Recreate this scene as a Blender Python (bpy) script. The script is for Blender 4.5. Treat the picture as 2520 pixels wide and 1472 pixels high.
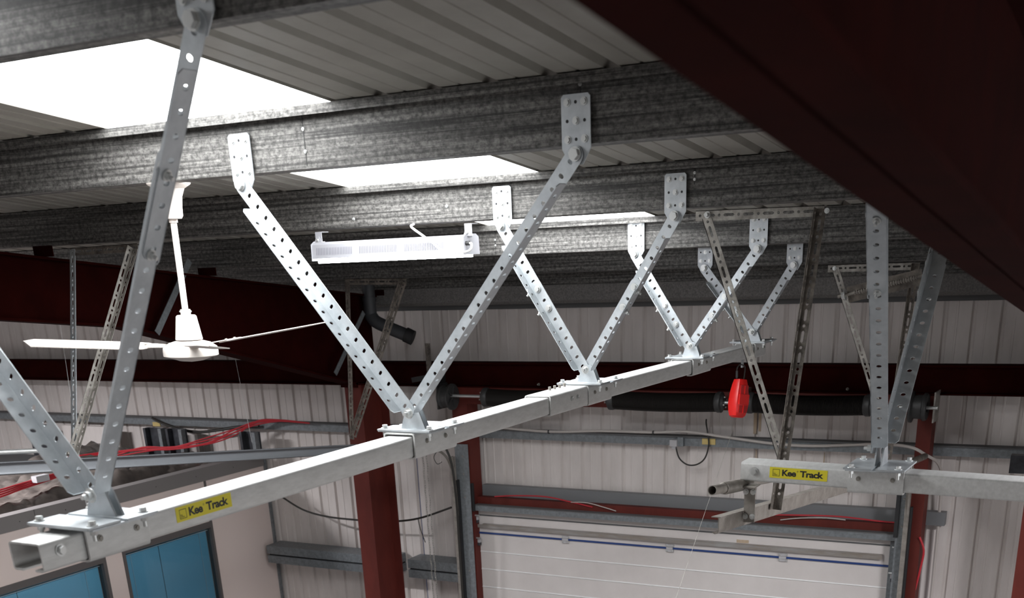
import bpy, math, random
from mathutils import Vector, Matrix, Quaternion
random.seed(7)
S = bpy.context.scene
for o in list(bpy.data.objects): bpy.data.objects.remove(o)
EYE = 6.0   # eye height above the floor; everything below is laid out relative to the eye and lifted at the end

# ------------------------------------------------------------------ camera
F = 2827.75
cam = bpy.data.cameras.new('camera'); camo = bpy.data.objects.new('camera', cam)
S.collection.objects.link(camo); S.camera = camo
cam.sensor_fit = 'HORIZONTAL'; cam.sensor_width = 36; cam.lens = 36*F/2520
cam.shift_x = (1260-1295.69)/2520; cam.shift_y = (1890-736)/2520
R = ((0.8795432450066074, 0.4740628171995255, -0.04084269227286831),
     (0.16264808152484997, -0.38020862385770193, -0.9104872343534083),
     (-0.44715688716549223, 0.7941699110977963, -0.4115153345470683))
right = Vector(R[0]); down = Vector(R[1]); fwd = Vector(R[2])
camo.matrix_world = Matrix(((right.x, -down.x, -fwd.x, 0), (right.y, -down.y, -fwd.y, 0), (right.z, -down.z, -fwd.z, 0), (0, 0, 0, 1)))
cam.clip_start = 0.02
cam.dof.use_dof = True; cam.dof.focus_distance = 5.6; cam.dof.aperture_fstop = 4.5

# ------------------------------------------------------------------ world and exposure
w = bpy.data.worlds.new('world'); S.world = w; w.use_nodes = True
w.node_tree.nodes['Background'].inputs[0].default_value = (.75, .85, 1, 1)
w.node_tree.nodes['Background'].inputs[1].default_value = 1.0
S.view_settings.view_transform = 'Standard'; S.view_settings.look = 'None'
S.view_settings.gamma = 1; S.view_settings.exposure = 0.1; S.view_settings.use_curve_mapping = False
SKYLIGHT = 12.5; FAR_FILL = 2.0; LAMP = 60.0; FILL_LAMP = 300; SIDE_FILL = 1.6

# ------------------------------------------------------------------ materials
def mat(name, col, rough=.5, metal=0., noise=None, col2=None, stretch=(1, 1, 1), bump=0, emit=None, spec=.5, lo=.35, hi=.65, detail=6):
    m = bpy.data.materials.new(name); m.use_nodes = True
    nt = m.node_tree; b = nt.nodes['Principled BSDF']
    b.inputs['Base Color'].default_value = (*col, 1); b.inputs['Roughness'].default_value = rough
    b.inputs['Metallic'].default_value = metal; b.inputs['Specular IOR Level'].default_value = spec
    if noise:
        tc = nt.nodes.new('ShaderNodeTexCoord'); mp = nt.nodes.new('ShaderNodeMapping'); mp.inputs['Scale'].default_value = stretch
        n = nt.nodes.new('ShaderNodeTexNoise'); n.inputs['Scale'].default_value = noise; n.inputs['Detail'].default_value = detail
        n.inputs['Roughness'].default_value = .65
        r = nt.nodes.new('ShaderNodeValToRGB'); r.color_ramp.elements[0].position = lo; r.color_ramp.elements[1].position = hi
        r.color_ramp.elements[0].color = (*col2, 1); r.color_ramp.elements[1].color = (*col, 1)
        nt.links.new(tc.outputs['Object'], mp.inputs[0]); nt.links.new(mp.outputs[0], n.inputs['Vector'])
        nt.links.new(n.outputs['Fac'], r.inputs[0]); nt.links.new(r.outputs[0], b.inputs['Base Color'])
        if bump:
            bp = nt.nodes.new('ShaderNodeBump'); bp.inputs['Strength'].default_value = bump; bp.inputs['Distance'].default_value = .01
            nt.links.new(n.outputs['Fac'], bp.inputs['Height']); nt.links.new(bp.outputs[0], b.inputs['Normal'])
    if emit:
        b.inputs['Emission Color'].default_value = (*emit[0], 1); b.inputs['Emission Strength'].default_value = emit[1]
    return m
M = dict(
    galv=mat('galvanised steel', (.56, .59, .61), .42, .5, 14, (.43, .46, .48), (1, 1, 1), bump=.04),
    rail=mat('galvanised rail steel', (.66, .66, .645), .5, .3, 60, (.56, .56, .545), (1, .25, 1), bump=.05),
    purlin=mat('weathered galvanised purlin', (.50, .49, .47), .55, .25, 9, (.09, .085, .08), (.35, 6, 7), bump=.03, lo=.38, hi=.62, detail=10),
    girt=mat('grey galvanised girt', (.22, .24, .25), .5, .3, 40, (.15, .16, .17)),
    tin=mat('dull slotted angle', (.42, .40, .365), .5, .45, 20, (.2, .185, .165)),
    brown=mat('tarnished slotted angle', (.24, .21, .18), .55, .4, 25, (.08, .07, .06)),
    trackm=mat('dusty track steel', (.30, .275, .245), .55, .3, 18, (.19, .17, .15)),
    bolt=mat('zinc bolt', (.62, .63, .62), .35, .7),
    dark=mat('black rubber', (.015, .015, .016), .6),
    cableblack=mat('black cable', (.02, .018, .015), .5),
    spring=mat('oiled black spring steel', (.02, .017, .015), .45, .3),
    drum=mat('dark cast drum', (.05, .05, .05), .5, .4),
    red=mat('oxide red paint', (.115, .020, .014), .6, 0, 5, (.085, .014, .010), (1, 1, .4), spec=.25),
    reddark=mat('shaded oxide red paint', (.024, .0028, .002), .85, 0, 5, (.016, .002, .0015), spec=.03),  # dark red made darker still, shade under the roof put into the colour
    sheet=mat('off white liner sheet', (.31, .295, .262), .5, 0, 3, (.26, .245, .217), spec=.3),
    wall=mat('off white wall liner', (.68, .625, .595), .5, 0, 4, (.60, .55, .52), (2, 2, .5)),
    cavity=mat('insulation facing', (.10, .10, .10), .8),
    eave=mat('stippled eaves flashing', (.23, .22, .21), .8, 0, 90, (.12, .115, .11), bump=.3),
    trim=mat('dark grey trim', (.16, .165, .17), .5),
    fascia=mat('grey office fascia', (.20, .185, .18), .6),
    office=mat('beige office panel', (.72, .61, .565), .6),
    frame=mat('brown grey window frame', (.105, .095, .092), .5),
    blind=mat('blue venetian blind', (.19, .48, .66), .5),
    blindcord=mat('white blind cord', (.5, .6, .65), .6),
    white=mat('white enamel', (.85, .84, .82), .35),
    ivory=mat('dusty ivory fan enamel', (.72, .66, .61), .4),
    housing=mat('white lamp housing', (.36, .36, .385), .4, .1),
    lamp=mat('lamp diffuser', (1, 1, 1), .5, emit=((.93, .95, 1), LAMP)),
    trackl=mat('grey track steel', (.21, .22, .235), .45, .45),
    device=mat('red arrester plastic', (.75, .016, .014), .38),
    deviced=mat('dark red recess', (.45, .01, .01), .45),
    yellow=mat('yellow label', (.72, .62, .03), .4),
    tag=mat('cream tag', (.55, .42, .16), .6),
    ink=mat('black ink', (.02, .02, .02), .5),
    redcable=mat('red cable sleeve', (.42, .02, .03), .45),
    conduit=mat('pale conduit', (.46, .42, .39), .5),
    socket=mat('grey plastic box', (.42, .41, .42), .5),
    blue=mat('blue door seal', (.012, .04, .16), .5),
    door=mat('off white door panel', (.60, .56, .54), .45, .0, 2.5, (.55, .51, .49)),
    doorlip=mat('door panel lip', (.68, .67, .66), .5),  # paler than the panels: the highlight along each joint is in the colour
    strap=mat('dull door stiffener', (.33, .32, .31), .5, .3, 3, (.24, .20, .165), (1, 6, 6)),
    tarp=mat('dusty dark polythene', (.17, .145, .13), .3, 0, 6, (.07, .06, .055), spec=.8),
    pipe=mat('dark grey pipe', (.05, .052, .057), .5),
    duct=mat('dark galvanised channel', (.075, .08, .09), .4, .4, 8, (.03, .03, .035)),
    floor=mat('grey workshop concrete', (.085, .083, .08), .6, 0, 2, (.06, .058, .056)),
    rust=mat('rust stain', (.34, .22, .11), .8, 0, 14, (.46, .38, .30), (1, 1, .4)),
)
# the daylight panel: backlit translucent sheet, slightly uneven
def purlin_mat():
    m = mat('weathered galvanised purlin', (.4, .4, .38), .55, .2, spec=.3); nt = m.node_tree; b = nt.nodes['Principled BSDF']
    tc = nt.nodes.new('ShaderNodeTexCoord'); outs = []
    for st, sc, lo, hi, c0, c1 in (((.12, 7, 11), 6, .40, .60, .14, 1.0), ((1, 1.3, 1.3), 46, .38, .62, .22, 1.0)):
        mp = nt.nodes.new('ShaderNodeMapping'); mp.inputs['Scale'].default_value = st
        n = nt.nodes.new('ShaderNodeTexNoise'); n.inputs['Scale'].default_value = sc; n.inputs['Detail'].default_value = 8; n.inputs['Roughness'].default_value = .7
        r = nt.nodes.new('ShaderNodeMapRange'); r.inputs[1].default_value = lo; r.inputs[2].default_value = hi; r.inputs[3].default_value = c0; r.inputs[4].default_value = c1
        nt.links.new(tc.outputs['Object'], mp.inputs[0]); nt.links.new(mp.outputs[0], n.inputs['Vector']); nt.links.new(n.outputs['Fac'], r.inputs[0]); outs.append(r.outputs[0])
    mu = nt.nodes.new('ShaderNodeMath'); mu.operation = 'MULTIPLY'; nt.links.new(outs[0], mu.inputs[0]); nt.links.new(outs[1], mu.inputs[1])
    mx = nt.nodes.new('ShaderNodeMix'); mx.data_type = 'RGBA'; mx.inputs[6].default_value = (.012, .0115, .011, 1); mx.inputs[7].default_value = (.245, .236, .222, 1)
    nt.links.new(mu.outputs[0], mx.inputs[0]); nt.links.new(mx.outputs[2], b.inputs['Base Color']); return m
M['purlin'] = purlin_mat()
def panel_glow_mat(strength):
    m = bpy.data.materials.new('translucent rooflight and fill glow'); m.use_nodes = True
    nt = m.node_tree; b = nt.nodes['Principled BSDF']; b.inputs['Base Color'].default_value = (.8, .82, .8, 1)
    b.inputs['Emission Color'].default_value = (.96, .98, 1, 1); b.inputs['Emission Strength'].default_value = strength
    return m
M['sky'] = panel_glow_mat(SKYLIGHT); M['farfill'] = panel_glow_mat(FAR_FILL); M['sidefill'] = panel_glow_mat(SIDE_FILL)  # second and third are added fill glow, behind and beside the view
# window glass
def glass_mat():
    m = bpy.data.materials.new('office window glass'); m.use_nodes = True
    nt = m.node_tree; nt.nodes.clear()
    out = nt.nodes.new('ShaderNodeOutputMaterial'); mix = nt.nodes.new('ShaderNodeMixShader')
    tr = nt.nodes.new('ShaderNodeBsdfTransparent'); gl = nt.nodes.new('ShaderNodeBsdfGlossy'); gl.inputs['Roughness'].default_value = .03
    fr = nt.nodes.new('ShaderNodeFresnel'); fr.inputs['IOR'].default_value = 1.5
    tr.inputs[0].default_value = (.86, .93, .95, 1)
    nt.links.new(fr.outputs[0], mix.inputs[0]); nt.links.new(tr.outputs[0], mix.inputs[1]); nt.links.new(gl.outputs[0], mix.inputs[2])
    nt.links.new(mix.outputs[0], out.inputs[0]); return m
M['glass'] = glass_mat()

# ------------------------------------------------------------------ mesh helpers
V = Vector
X_, Y_, Z_ = V((1, 0, 0)), V((0, 1, 0)), V((0, 0, 1))
class MB:
    def __init__(s): s.v = []; s.f = []
    def add(s, vs, fs):
        n = len(s.v); s.v += [V(p) for p in vs]; s.f += [tuple(i+n for i in f) for f in fs]; return s
    def box(s, a, b):
        x0, y0, z0 = a; x1, y1, z1 = b
        return s.obox(V(((x0+x1)/2, (y0+y1)/2, (z0+z1)/2)), X_, Y_, Z_, abs(x1-x0), abs(y1-y0), abs(z1-z0))
    def obox(s, c, u, v, w, a, b, d):
        c = V(c); vs = [c+u*(a/2*i)+v*(b/2*j)+w*(d/2*k) for k in (-1, 1) for j in (-1, 1) for i in (-1, 1)]
        fs = [(0, 2, 3, 1), (4, 5, 7, 6), (0, 1, 5, 4), (2, 6, 7, 3), (0, 4, 6, 2), (1, 3, 7, 5)]
        return s.add(vs, fs)
    def prism(s, prof, o, u, v, d, closed=True, caps=True):
        """2D profile in the u,v plane at o swept along vector d"""
        o = V(o); d = V(d); n = len(prof)
        vs = [o+u*a+v*b for a, b in prof]+[o+u*a+v*b+d for a, b in prof]
        fs = [(i, (i+1) % n, n+(i+1) % n, n+i) for i in range(n if closed else n-1)]
        if closed and caps: fs += [tuple(range(n))[::-1], tuple(range(n, 2*n))]
        return s.add(vs, fs)
    def bar(s, p, q, a, b, up=None):
        p, q = V(p), V(q); d = (q-p); L = d.length; d.normalize()
        up = V(up) if up else (Z_ if abs(d.z) < .95 else Y_)
        u = d.cross(up).normalized(); v = u.cross(d).normalized()
        return s.obox((p+q)/2, u, v, d, a, b, L)
    def cyl(s, p, q, r, r2=None, n=16, caps=True):
        p, q = V(p), V(q); d = (q-p).normalized(); u = d.orthogonal().normalized(); v = d.cross(u); r2 = r if r2 is None else r2
        vs = [p+(u*math.cos(2*math.pi*i/n)+v*math.sin(2*math.pi*i/n))*r for i in range(n)]
        vs += [q+(u*math.cos(2*math.pi*i/n)+v*math.sin(2*math.pi*i/n))*r2 for i in range(n)]
        fs = [(i, (i+1) % n, n+(i+1) % n, n+i) for i in range(n)]
        if caps: fs += [tuple(range(n))[::-1], tuple(range(n, 2*n))]
        return s.add(vs, fs)
    def lathe(s, prof, o, d, n=28):
        """prof = [(r, h)...] around axis d from o"""
        o = V(o); d = V(d).normalized(); u = d.orthogonal().normalized(); v = d.cross(u)
        vs = []
        for r, h in prof:
            vs += [o+d*h+(u*math.cos(2*math.pi*i/n)+v*math.sin(2*math.pi*i/n))*max(r, 1e-4) for i in range(n)]
        fs = []
        for k in range(len(prof)-1):
            fs += [(k*n+i, k*n+(i+1) % n, (k+1)*n+(i+1) % n, (k+1)*n+i) for i in range(n)]
        return s.add(vs, fs)
    def tube(s, pts, r, n=8, smooth=3, caps=True):
        pts = [V(p) for p in pts]
        if smooth > 1 and len(pts) > 2:
            out = []
            for i in range(len(pts)-1):
                p0, p1, p2, p3 = pts[max(i-1, 0)], pts[i], pts[i+1], pts[min(i+2, len(pts)-1)]
                for k in range(smooth):
                    t = k/smooth
                    out.append(.5*((2*p1)+(p2-p0)*t+(2*p0-5*p1+4*p2-p3)*t*t+(3*p1-p0-3*p2+p3)*t**3))
            out.append(pts[-1]); pts = out
        u = None; vs = []
        for i, p in enumerate(pts):
            d = (pts[min(i+1, len(pts)-1)]-pts[max(i-1, 0)]).normalized()
            u = (d.orthogonal() if u is None else (u-d*u.dot(d))).normalized(); v = d.cross(u)
            vs += [p+(u*math.cos(2*math.pi*k/n)+v*math.sin(2*math.pi*k/n))*r for k in range(n)]
        fs = [(i*n+k, i*n+(k+1) % n, (i+1)*n+(k+1) % n, (i+1)*n+k) for i in range(len(pts)-1) for k in range(n)]
        if caps: fs += [tuple(range(n))[::-1], tuple(range((len(pts)-1)*n, len(pts)*n))]
        return s.add(vs, fs)
    def strip(s, o, dl, dw, dn, L, W, t, holes=(), cap0=0, cap1=0):
        """flat bar with real holes. o = corner, dl length, dw width, dn thickness dir. holes = [(s, len, wid)]. caps: 'round' or chamfer size"""
        o = V(o); P = lambda a, b, c: o+dl*a+dw*b+dn*c
        def slab(poly):
            n = len(poly)
            s.add([P(a, b, 0) for a, b in poly]+[P(a, b, t) for a, b in poly],
                  [tuple(range(n))[::-1], tuple(range(n, 2*n))]+[(i, (i+1) % n, n+(i+1) % n, n+i) for i in range(n)])
        a0, a1 = 0., L
        if cap0 == 'round':
            a0 = W/2; slab([(a0, 0)]+[(a0, 0)][:0]+[(a0, W)]+[(a0-W/2*math.sin(math.pi*k/10), W/2+W/2*math.cos(math.pi*k/10)) for k in range(1, 10)])
        elif cap0: a0 = cap0; slab([(a0, 0), (a0, W), (0, W-cap0*.9), (0, 0)])
        if cap1 == 'round':
            a1 = L-W/2; slab([(a1, W), (a1, 0)]+[(a1+W/2*math.sin(math.pi*k/10), W/2-W/2*math.cos(math.pi*k/10)) for k in range(1, 10)])
        elif cap1: a1 = L-cap1; slab([(a1, W), (a1, 0), (L, 0), (L, W-cap1*.9)])
        hs = sorted([h for h in holes if h[0]-h[1]/2 > a0+.002 and h[0]+h[1]/2 < a1-.002]); cur = a0
        for i, (h, hl, hw) in enumerate(hs):
            c0 = max(cur, h-hl/2-.006)
            if c0 > cur+1e-5: slab([(cur, 0), (c0, 0), (c0, W), (cur, W)])
            c1 = h+hl/2+.006
            hx, hy = c1-h, W/2
            x0 = h-c0
            # angles incl. corners
            def shape(th):
                c, sn = math.cos(th), math.sin(th)
                if hl < hw: k = 1/((abs(c)/(hl/2))**2.6+(abs(sn)/(hw/2))**2.6)**(1/2.6); return k*c, k*sn
                r = hw/2; e = max(hl/2-r, 0)
                # ray/stadium intersection
                if abs(sn) > 1e-6 and abs(c*(r/abs(sn))) <= e: k = r/abs(sn)
                else:
                    sg = 1 if c > 0 else -1; b_ = c*sg*e; k = b_+math.sqrt(max(b_*b_-e*e+r*r, 0))
                return k*c, k*sn
            ang = [0, math.pi/2, math.pi, 3*math.pi/2, math.atan2(hy, hx), math.atan2(hy, -x0), math.atan2(-hy, -x0) % (2*math.pi), math.atan2(-hy, hx) % (2*math.pi)]
            e = max(hl/2-hw/2, 0)
            ang += [math.atan2(hw/2, e) if e else math.pi/6, math.pi-(math.atan2(hw/2, e) if e else math.pi/6)]
            ang += [(-a) % (2*math.pi) for a in ang[-2:]]
            ang = sorted(set(round(a, 5) for a in ang)); n = len(ang)
            inn, outr = [], []
            for a in ang:
                ix, iy = shape(a); c, sn = math.cos(a), math.sin(a)
                k = min((hx if c > 0 else x0)/abs(c) if abs(c) > 1e-6 else 9, hy/abs(sn) if abs(sn) > 1e-6 else 9)
                inn.append((h+ix, W/2+iy)); outr.append((h+c*k, W/2+sn*k))
            vs = [P(a, b, 0) for a, b in inn+outr]+[P(a, b, t) for a, b in inn+outr]
            fs = []
            for k in range(n):
                k2 = (k+1) % n
                fs += [(k, n+k, n+k2, k2)[::-1], (2*n+k, 3*n+k, 3*n+k2, 2*n+k2), (k, k2, 2*n+k2, 2*n+k)]
                if abs(abs(outr[k][1]-W/2)-W/2) < 1e-5 and abs(abs(outr[k2][1]-W/2)-W/2) < 1e-5 and abs(outr[k][1]-outr[k2][1]) < 1e-5:
                    fs.append((n+k, n+k2, 3*n+k2, 3*n+k))
            s.add(vs, fs); cur = c1
        if cur < a1-1e-5: slab([(cur, 0), (a1, 0), (a1, W), (cur, W)])
        return s
    def rsq(s, o, u, v, d, w_, h_, r=.008, t=0., slot=0.):
        """rounded hollow box section; o = centre; optional slot in the underside"""
        def ring(w2, h2, r2):
            out = []
            for cx, cy, a0 in ((w2/2-r2, h2/2-r2, 0), (-w2/2+r2, h2/2-r2, 90), (-w2/2+r2, -h2/2+r2, 180), (w2/2-r2, -h2/2+r2, 270)):
                out += [(cx+r2*math.cos(math.radians(a0+k*30)), cy+r2*math.sin(math.radians(a0+k*30))) for k in range(4)]
            return out
        if not t: return s.prism(ring(w_, h_, r), o, u, v, d)
        A = ring(w_, h_, r); B = ring(w_-2*t, h_-2*t, max(r-t, .002))
        if slot:   # open under side: start after the slot, go round, end before it
            A = A[12:]+A[:12]; B = B[12:]+B[:12]
            A = [(slot/2, -h_/2)]+A+[(-slot/2, -h_/2)]; B = [(slot/2, -h_/2+t)]+B+[(-slot/2, -h_/2+t)]
            return s.prism(A+B[::-1], o, u, v, d, caps=False)._quadcaps(len(A), o, u, v, d, A, B)
        n = len(A); s.prism(A, o, u, v, d, caps=False); s.prism(B, o, u, v, d, caps=False)
        o = V(o); d = V(d)
        for e in (V((0, 0, 0)), d):
            s.add([o+u*a+v*b+e for a, b in A+B], [(i, (i+1) % n, n+(i+1) % n, n+i) for i in range(n)])
        return s
    def _quadcaps(s, n, o, u, v, d, A, B):
        o = V(o); d = V(d)
        for e in (V((0, 0, 0)), d):
            s.add([o+u*a+v*b+e for a, b in A+B], [(i, i+1, n+i+1, n+i) for i in range(n-1)])
        return s

WO = {}   # world position of each object's origin
def link(o, parent, org):
    S.collection.objects.link(o); WO[o] = V(org)
    if parent is not None: o.parent = parent; o.location = V(org)-WO[parent]
    else: o.location = V(org)
def build(name, mb, m, parent=None, label=None, cat=None, group=None, kind=None, smooth=35):
    xs = [p.x for p in mb.v]; ys = [p.y for p in mb.v]; zs = [p.z for p in mb.v]
    org = V(((min(xs)+max(xs))/2, (min(ys)+max(ys))/2, min(zs)))
    me = bpy.data.meshes.new(name); me.from_pydata([p-org for p in mb.v], [], mb.f)
    me.validate(); me.materials.append(M[m] if isinstance(m, str) else m)
    import bmesh
    bm = bmesh.new(); bm.from_mesh(me); bmesh.ops.recalc_face_normals(bm, faces=bm.faces); bm.to_mesh(me); bm.free()
    if smooth:
        me.polygons.foreach_set('use_smooth', [True]*len(me.polygons)); me.set_sharp_from_angle(angle=math.radians(smooth))
    o = bpy.data.objects.new(name, me); link(o, parent, org); tagit(o, label, cat, group, kind); return o
def tagit(o, label=None, cat=None, group=None, kind=None):
    if label: o['label'] = label
    if cat: o['category'] = cat
    if group: o['group'] = group
    if kind: o['kind'] = kind
def thing(name, org, label=None, cat=None, group=None, kind=None):
    o = bpy.data.objects.new(name, None); o.empty_display_size = .05; link(o, None, org); tagit(o, label, cat, group, kind); return o
_bm = {}
def bolt(parent, p, d, r=.009, h=.008, name='bolt', m='bolt', shank=0., washer=1.5):
    """hex head on a washer, axis d pointing out of the surface"""
    key = (r, h, m, shank, washer)
    if key not in _bm:
        b = MB()
        if washer: b.cyl((0, 0, 0), (0, 0, .0025), r*washer, n=16)
        b.cyl((0, 0, .0025), (0, 0, .0025+h), r, n=6)
        if shank: b.cyl((0, 0, h), (0, 0, h+shank), r*.55, n=10)
        me = bpy.data.meshes.new('bolt'); me.from_pydata(b.v, [], b.f); me.materials.append(M[m])
        me.polygons.foreach_set('use_smooth', [True]*len(me.polygons)); me.set_sharp_from_angle(angle=math.radians(35))
        _bm[key] = me
    o = bpy.data.objects.new(name, _bm[key]); link(o, parent, p)
    o.rotation_mode = 'QUATERNION'; o.rotation_quaternion = Z_.rotation_difference(V(d).normalized()); return o

# ------------------------------------------------------------------ setting: floor, roof, walls
TP = .1136                                   # roof pitch
def rz(y): return .9-TP*y if y < 5.19 else .3104-.130*(y-5.19)                    # underside of the roof sheet where it touches the purlins
YR = -1.2                                    # ridge
XL, XR, YB_, YF = -12.3, 6.5, 8.9, -12.0
build('floor', MB().box((XL, YF, -EYE-.1), (XR, YB_+.1, -EYE)), 'floor', kind='structure')
def roof_profile(x0, x1, pitch=.21, up=.024, rib=.052, phase=0):
    pts = []; k = math.floor((x0-phase)/pitch)
    x = phase+k*pitch
    while x < x1:
        for dx, z in ((0, 0), (pitch-rib, 0), (pitch-rib+.014, up), (pitch-.014, up)):
            # small stiffening line in the middle of each flat pan
            pts.append((x+dx, z))
            if dx == 0: pts += [(x+.066, 0), (x+.070, .003), (x+.078, .003), (x+.082, 0)]
        x += pitch
    return [(max(x0, min(x1, a)), b) for a, b in pts if x0-.05 <= a <= x1+.05]
SKX = (-3.77, -2.71)
roof_t = V((0, 1, -TP)).normalized()
def roofpiece(x0, x1, y0, y1, m, name, kind='structure', phase=-2.311+.052):
    prof = roof_profile(x0, x1, phase=phase)
    b = MB()
    cuts = [y0]+([5.19] if y0 < 5.19 < y1 else [])+[y1]
    for ya, yb in zip(cuts[:-1], cuts[1:]):
        d_ = V((0, yb-ya, rz(yb)-rz(ya)))
        b.prism(prof, (0, ya, rz(ya)), X_, Z_, d_, closed=False)
        if m != 'sky': b.prism([(a, c+.07) for a, c in prof], (0, ya, rz(ya)), X_, Z_, d_, closed=False)
    return build(name, b, m, kind=kind)
sl = [(XL, SKX[0]), (SKX[1], XR)]
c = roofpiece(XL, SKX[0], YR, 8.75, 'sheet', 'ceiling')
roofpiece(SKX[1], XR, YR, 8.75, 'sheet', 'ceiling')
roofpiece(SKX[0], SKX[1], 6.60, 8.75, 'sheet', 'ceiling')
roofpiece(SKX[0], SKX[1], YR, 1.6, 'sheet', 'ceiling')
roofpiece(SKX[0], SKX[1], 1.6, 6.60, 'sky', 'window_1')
# the other slope of the roof, behind the viewpoint, with rooflights added as fill
def rz2(y): return rz(YR)-TP*(YR-y)
b = MB()
for x0, x1 in ((XL, -8.5), (-7.4, -3.77), (-2.7, XR)):
    b.add([(x0, YR, rz2(YR)), (x1, YR, rz2(YR)), (x1, YF, rz2(YF)), (x0, YF, rz2(YF))], [(0, 1, 2, 3)])
for x0, x1 in ((-8.5, -7.4), (-3.77, -2.7)):
    for ya, yb in ((YR, -3.0), (-8.5, YF)):
        b.add([(x0, ya, rz2(ya)), (x1, ya, rz2(ya)), (x1, yb, rz2(yb)), (x0, yb, rz2(yb))], [(0, 1, 2, 3)])
build('ceiling', b, 'sheet', kind='structure')
for i, (x0, x1) in enumerate(((-8.5, -7.4), (-3.77, -2.7))):
    b = MB().add([(x0, -3.0, rz2(-3.0)), (x1, -3.0, rz2(-3.0)), (x1, -8.5, rz2(-8.5)), (x0, -8.5, rz2(-8.5))], [(0, 1, 2, 3)])
    build('window_%d' % (i+4), b, 'farfill', kind='structure')

# back wall of ribbed liner sheet
WT = -.415                                   # top of the wall
def wall_prof(x0, x1, pitch=.188, dep=.02, phase=-5.108):
    pts = []; x = phase+math.floor((x0-phase)/pitch)*pitch
    while x < x1+pitch:
        for dx, y in ((0, 0), (.010, dep), (.028, dep), (.038, 0), (.088, 0), (.091, -.003), (.101, -.003), (.104, 0)):
            pts.append((max(x0, min(x1, x+dx)), y))
        x += pitch
    return pts
def wallpiece(x0, x1, z0, z1, name='wall_back'):
    return build(name, MB().prism(wall_prof(x0, x1), (0, YB_, z0), X_, Y_, V((0, 0, z1-z0)), closed=False), 'wall', kind='structure')
DX0, DX1, DZ = -5.30, -1.60, -2.10
b = MB()
for x0, x1, z0, z1 in ((XL, DX0, -EYE, WT), (DX1, XR, -EYE, WT), (DX0, DX1, -2.2, WT)):
    b.prism(wall_prof(x0, x1), (0, YB_, z0), X_, Y_, V((0, 0, z1-z0)), closed=False)
wb = build('wall_back', b, 'wall', kind='structure')
for x0, x1, za, zb in ((-2.86, -2.835, -1.38, -1.14), (-2.82, -2.80, -1.36, -1.12), (-2.30, -2.293, -1.75, -1.50), (-2.835, -2.825, -1.8, -1.5)): build('rust_streak', MB().box((x0, YB_-.0045, za), (x1, YB_-.0035, zb)), 'rust', wb)
# sloping eaves flashing between eaves beam and wall
b = MB(); b.prism([(8.56, -.262), (8.56, -.375), (8.62, -.40), (8.9, -.405), (8.9, -.10), (8.75, -.10)], (XL, 0, 0), Y_, Z_, V((XR-XL, 0, 0)))
build('trim_1', b, 'eave', kind='structure')
b = MB().box((XL, YB_-.06, -.445), (XR, YB_, -.40)); build('trim_2', b, 'cavity', kind='structure')
build('wall_right', MB().box((XR, YF, -EYE), (XR+.1, YB_, -4.8)).box((XR, YF, -1.5), (XR+.1, YB_, 1.2)).box((XR, YF, -4.8), (XR+.1, -3, -1.5)).box((XR, 7.5, -4.8), (XR+.1, YB_, -1.5)), 'wall', kind='structure')
for i in range(3): build('window_%d' % (6+i), MB().box((XR+.04, -3+3.5*i+.05, -4.75), (XR+.06, .5+3.5*i-.05, -1.55)), 'sidefill', kind='structure')  # added glowing panels, unseen side fill for rail sides and office
build('wall_left', MB().box((XL-.1, YF, -EYE), (XL, YB_, 1.2)), 'wall', kind='structure')
build('wall_front', MB().box((XL, YF-.1, -EYE), (XR, YF, 1.2)), 'wall', kind='structure')

# ------------------------------------------------------------------ purlins
PY = dict(zero=2.19, A=3.69, B=5.19, C=6.55, D=7.65, E=8.53)
PDS = dict(zero=.19, A=.19, B=.178, C=.163, D=.148, E=.138)
pl = dict(zero='nearest galvanised roof purlin, cut off by the top left corner of the picture',
          A='second galvanised roof purlin, lit bright beside the first rooflight and carrying two hanger plates',
          B='third galvanised roof purlin from the camera, directly above the batten lamp',
          C='fourth galvanised roof purlin, bright white in the middle behind the crossed braces',
          D='fifth galvanised roof purlin, dark one just below the bright one',
          E='eaves purlin, the last dark one above the stippled eaves flashing')
def seam(p, x, y, z0, z1):
    s_ = build('joint_line', MB().box((x-.0012, y-.0012, z0), (x+.0012, y+.002, z1)), 'dark', p)
    for z in (z0+.045, z1-.06): bolt(p, (x, y, z), -Y_, .004, .003, name='screw')
PUR = {}
for k, y in PY.items():
    z1 = rz(y)-.003; z0 = z1-PDS[k]+.003; t = .003
    # Z section: web in front, top flange runs back, bottom flange towards the viewer's far side with lips
    prof = [(0, z0), (0, z1), (-.062, z1+.007), (-.064, z1-.012), (-.061, z1-.012), (-.059, z1+.004), (-.003, z1-.004), (-.003, z0+.003)]
    b = MB()
    # top flange towards the viewer, bottom flange away from the viewer
    P = [(0, z1-.002), (-.048, z1+.004), (-.048, z1-.026), (-.045, z1-.026), (-.045, z1+.001), (-.0, z1-.006), (-.0, z0), (.05, z0-.005), (.05, z0+.014), (.047, z0+.014), (.047, z0-.002), (.003, z0+.004), (.003, z1)]
    b.prism(P, (XL, y, 0), Y_, Z_, V((XR-XL, 0, 0)), caps=False)
    PUR[k] = build('roof_purlin', b, 'purlin', label=pl[k], cat='roof beam', group='roof purlins')
seam(PUR['A'], -2.862, 3.69, .30, .475); seam(PUR['A'], -1.78, 3.69, .41, .475)
seam(PUR['C'], -3.74, 6.55, -.02, .115)
seam(PUR['B'], -1.97, 5.19, .22, .30)
for x, z in ((-3.77, .17), (-3.22, .2), (-5.15, .165)): bolt(PUR['B'], (x, 5.19, z), -Y_, .005, .006, name='screw')

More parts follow.
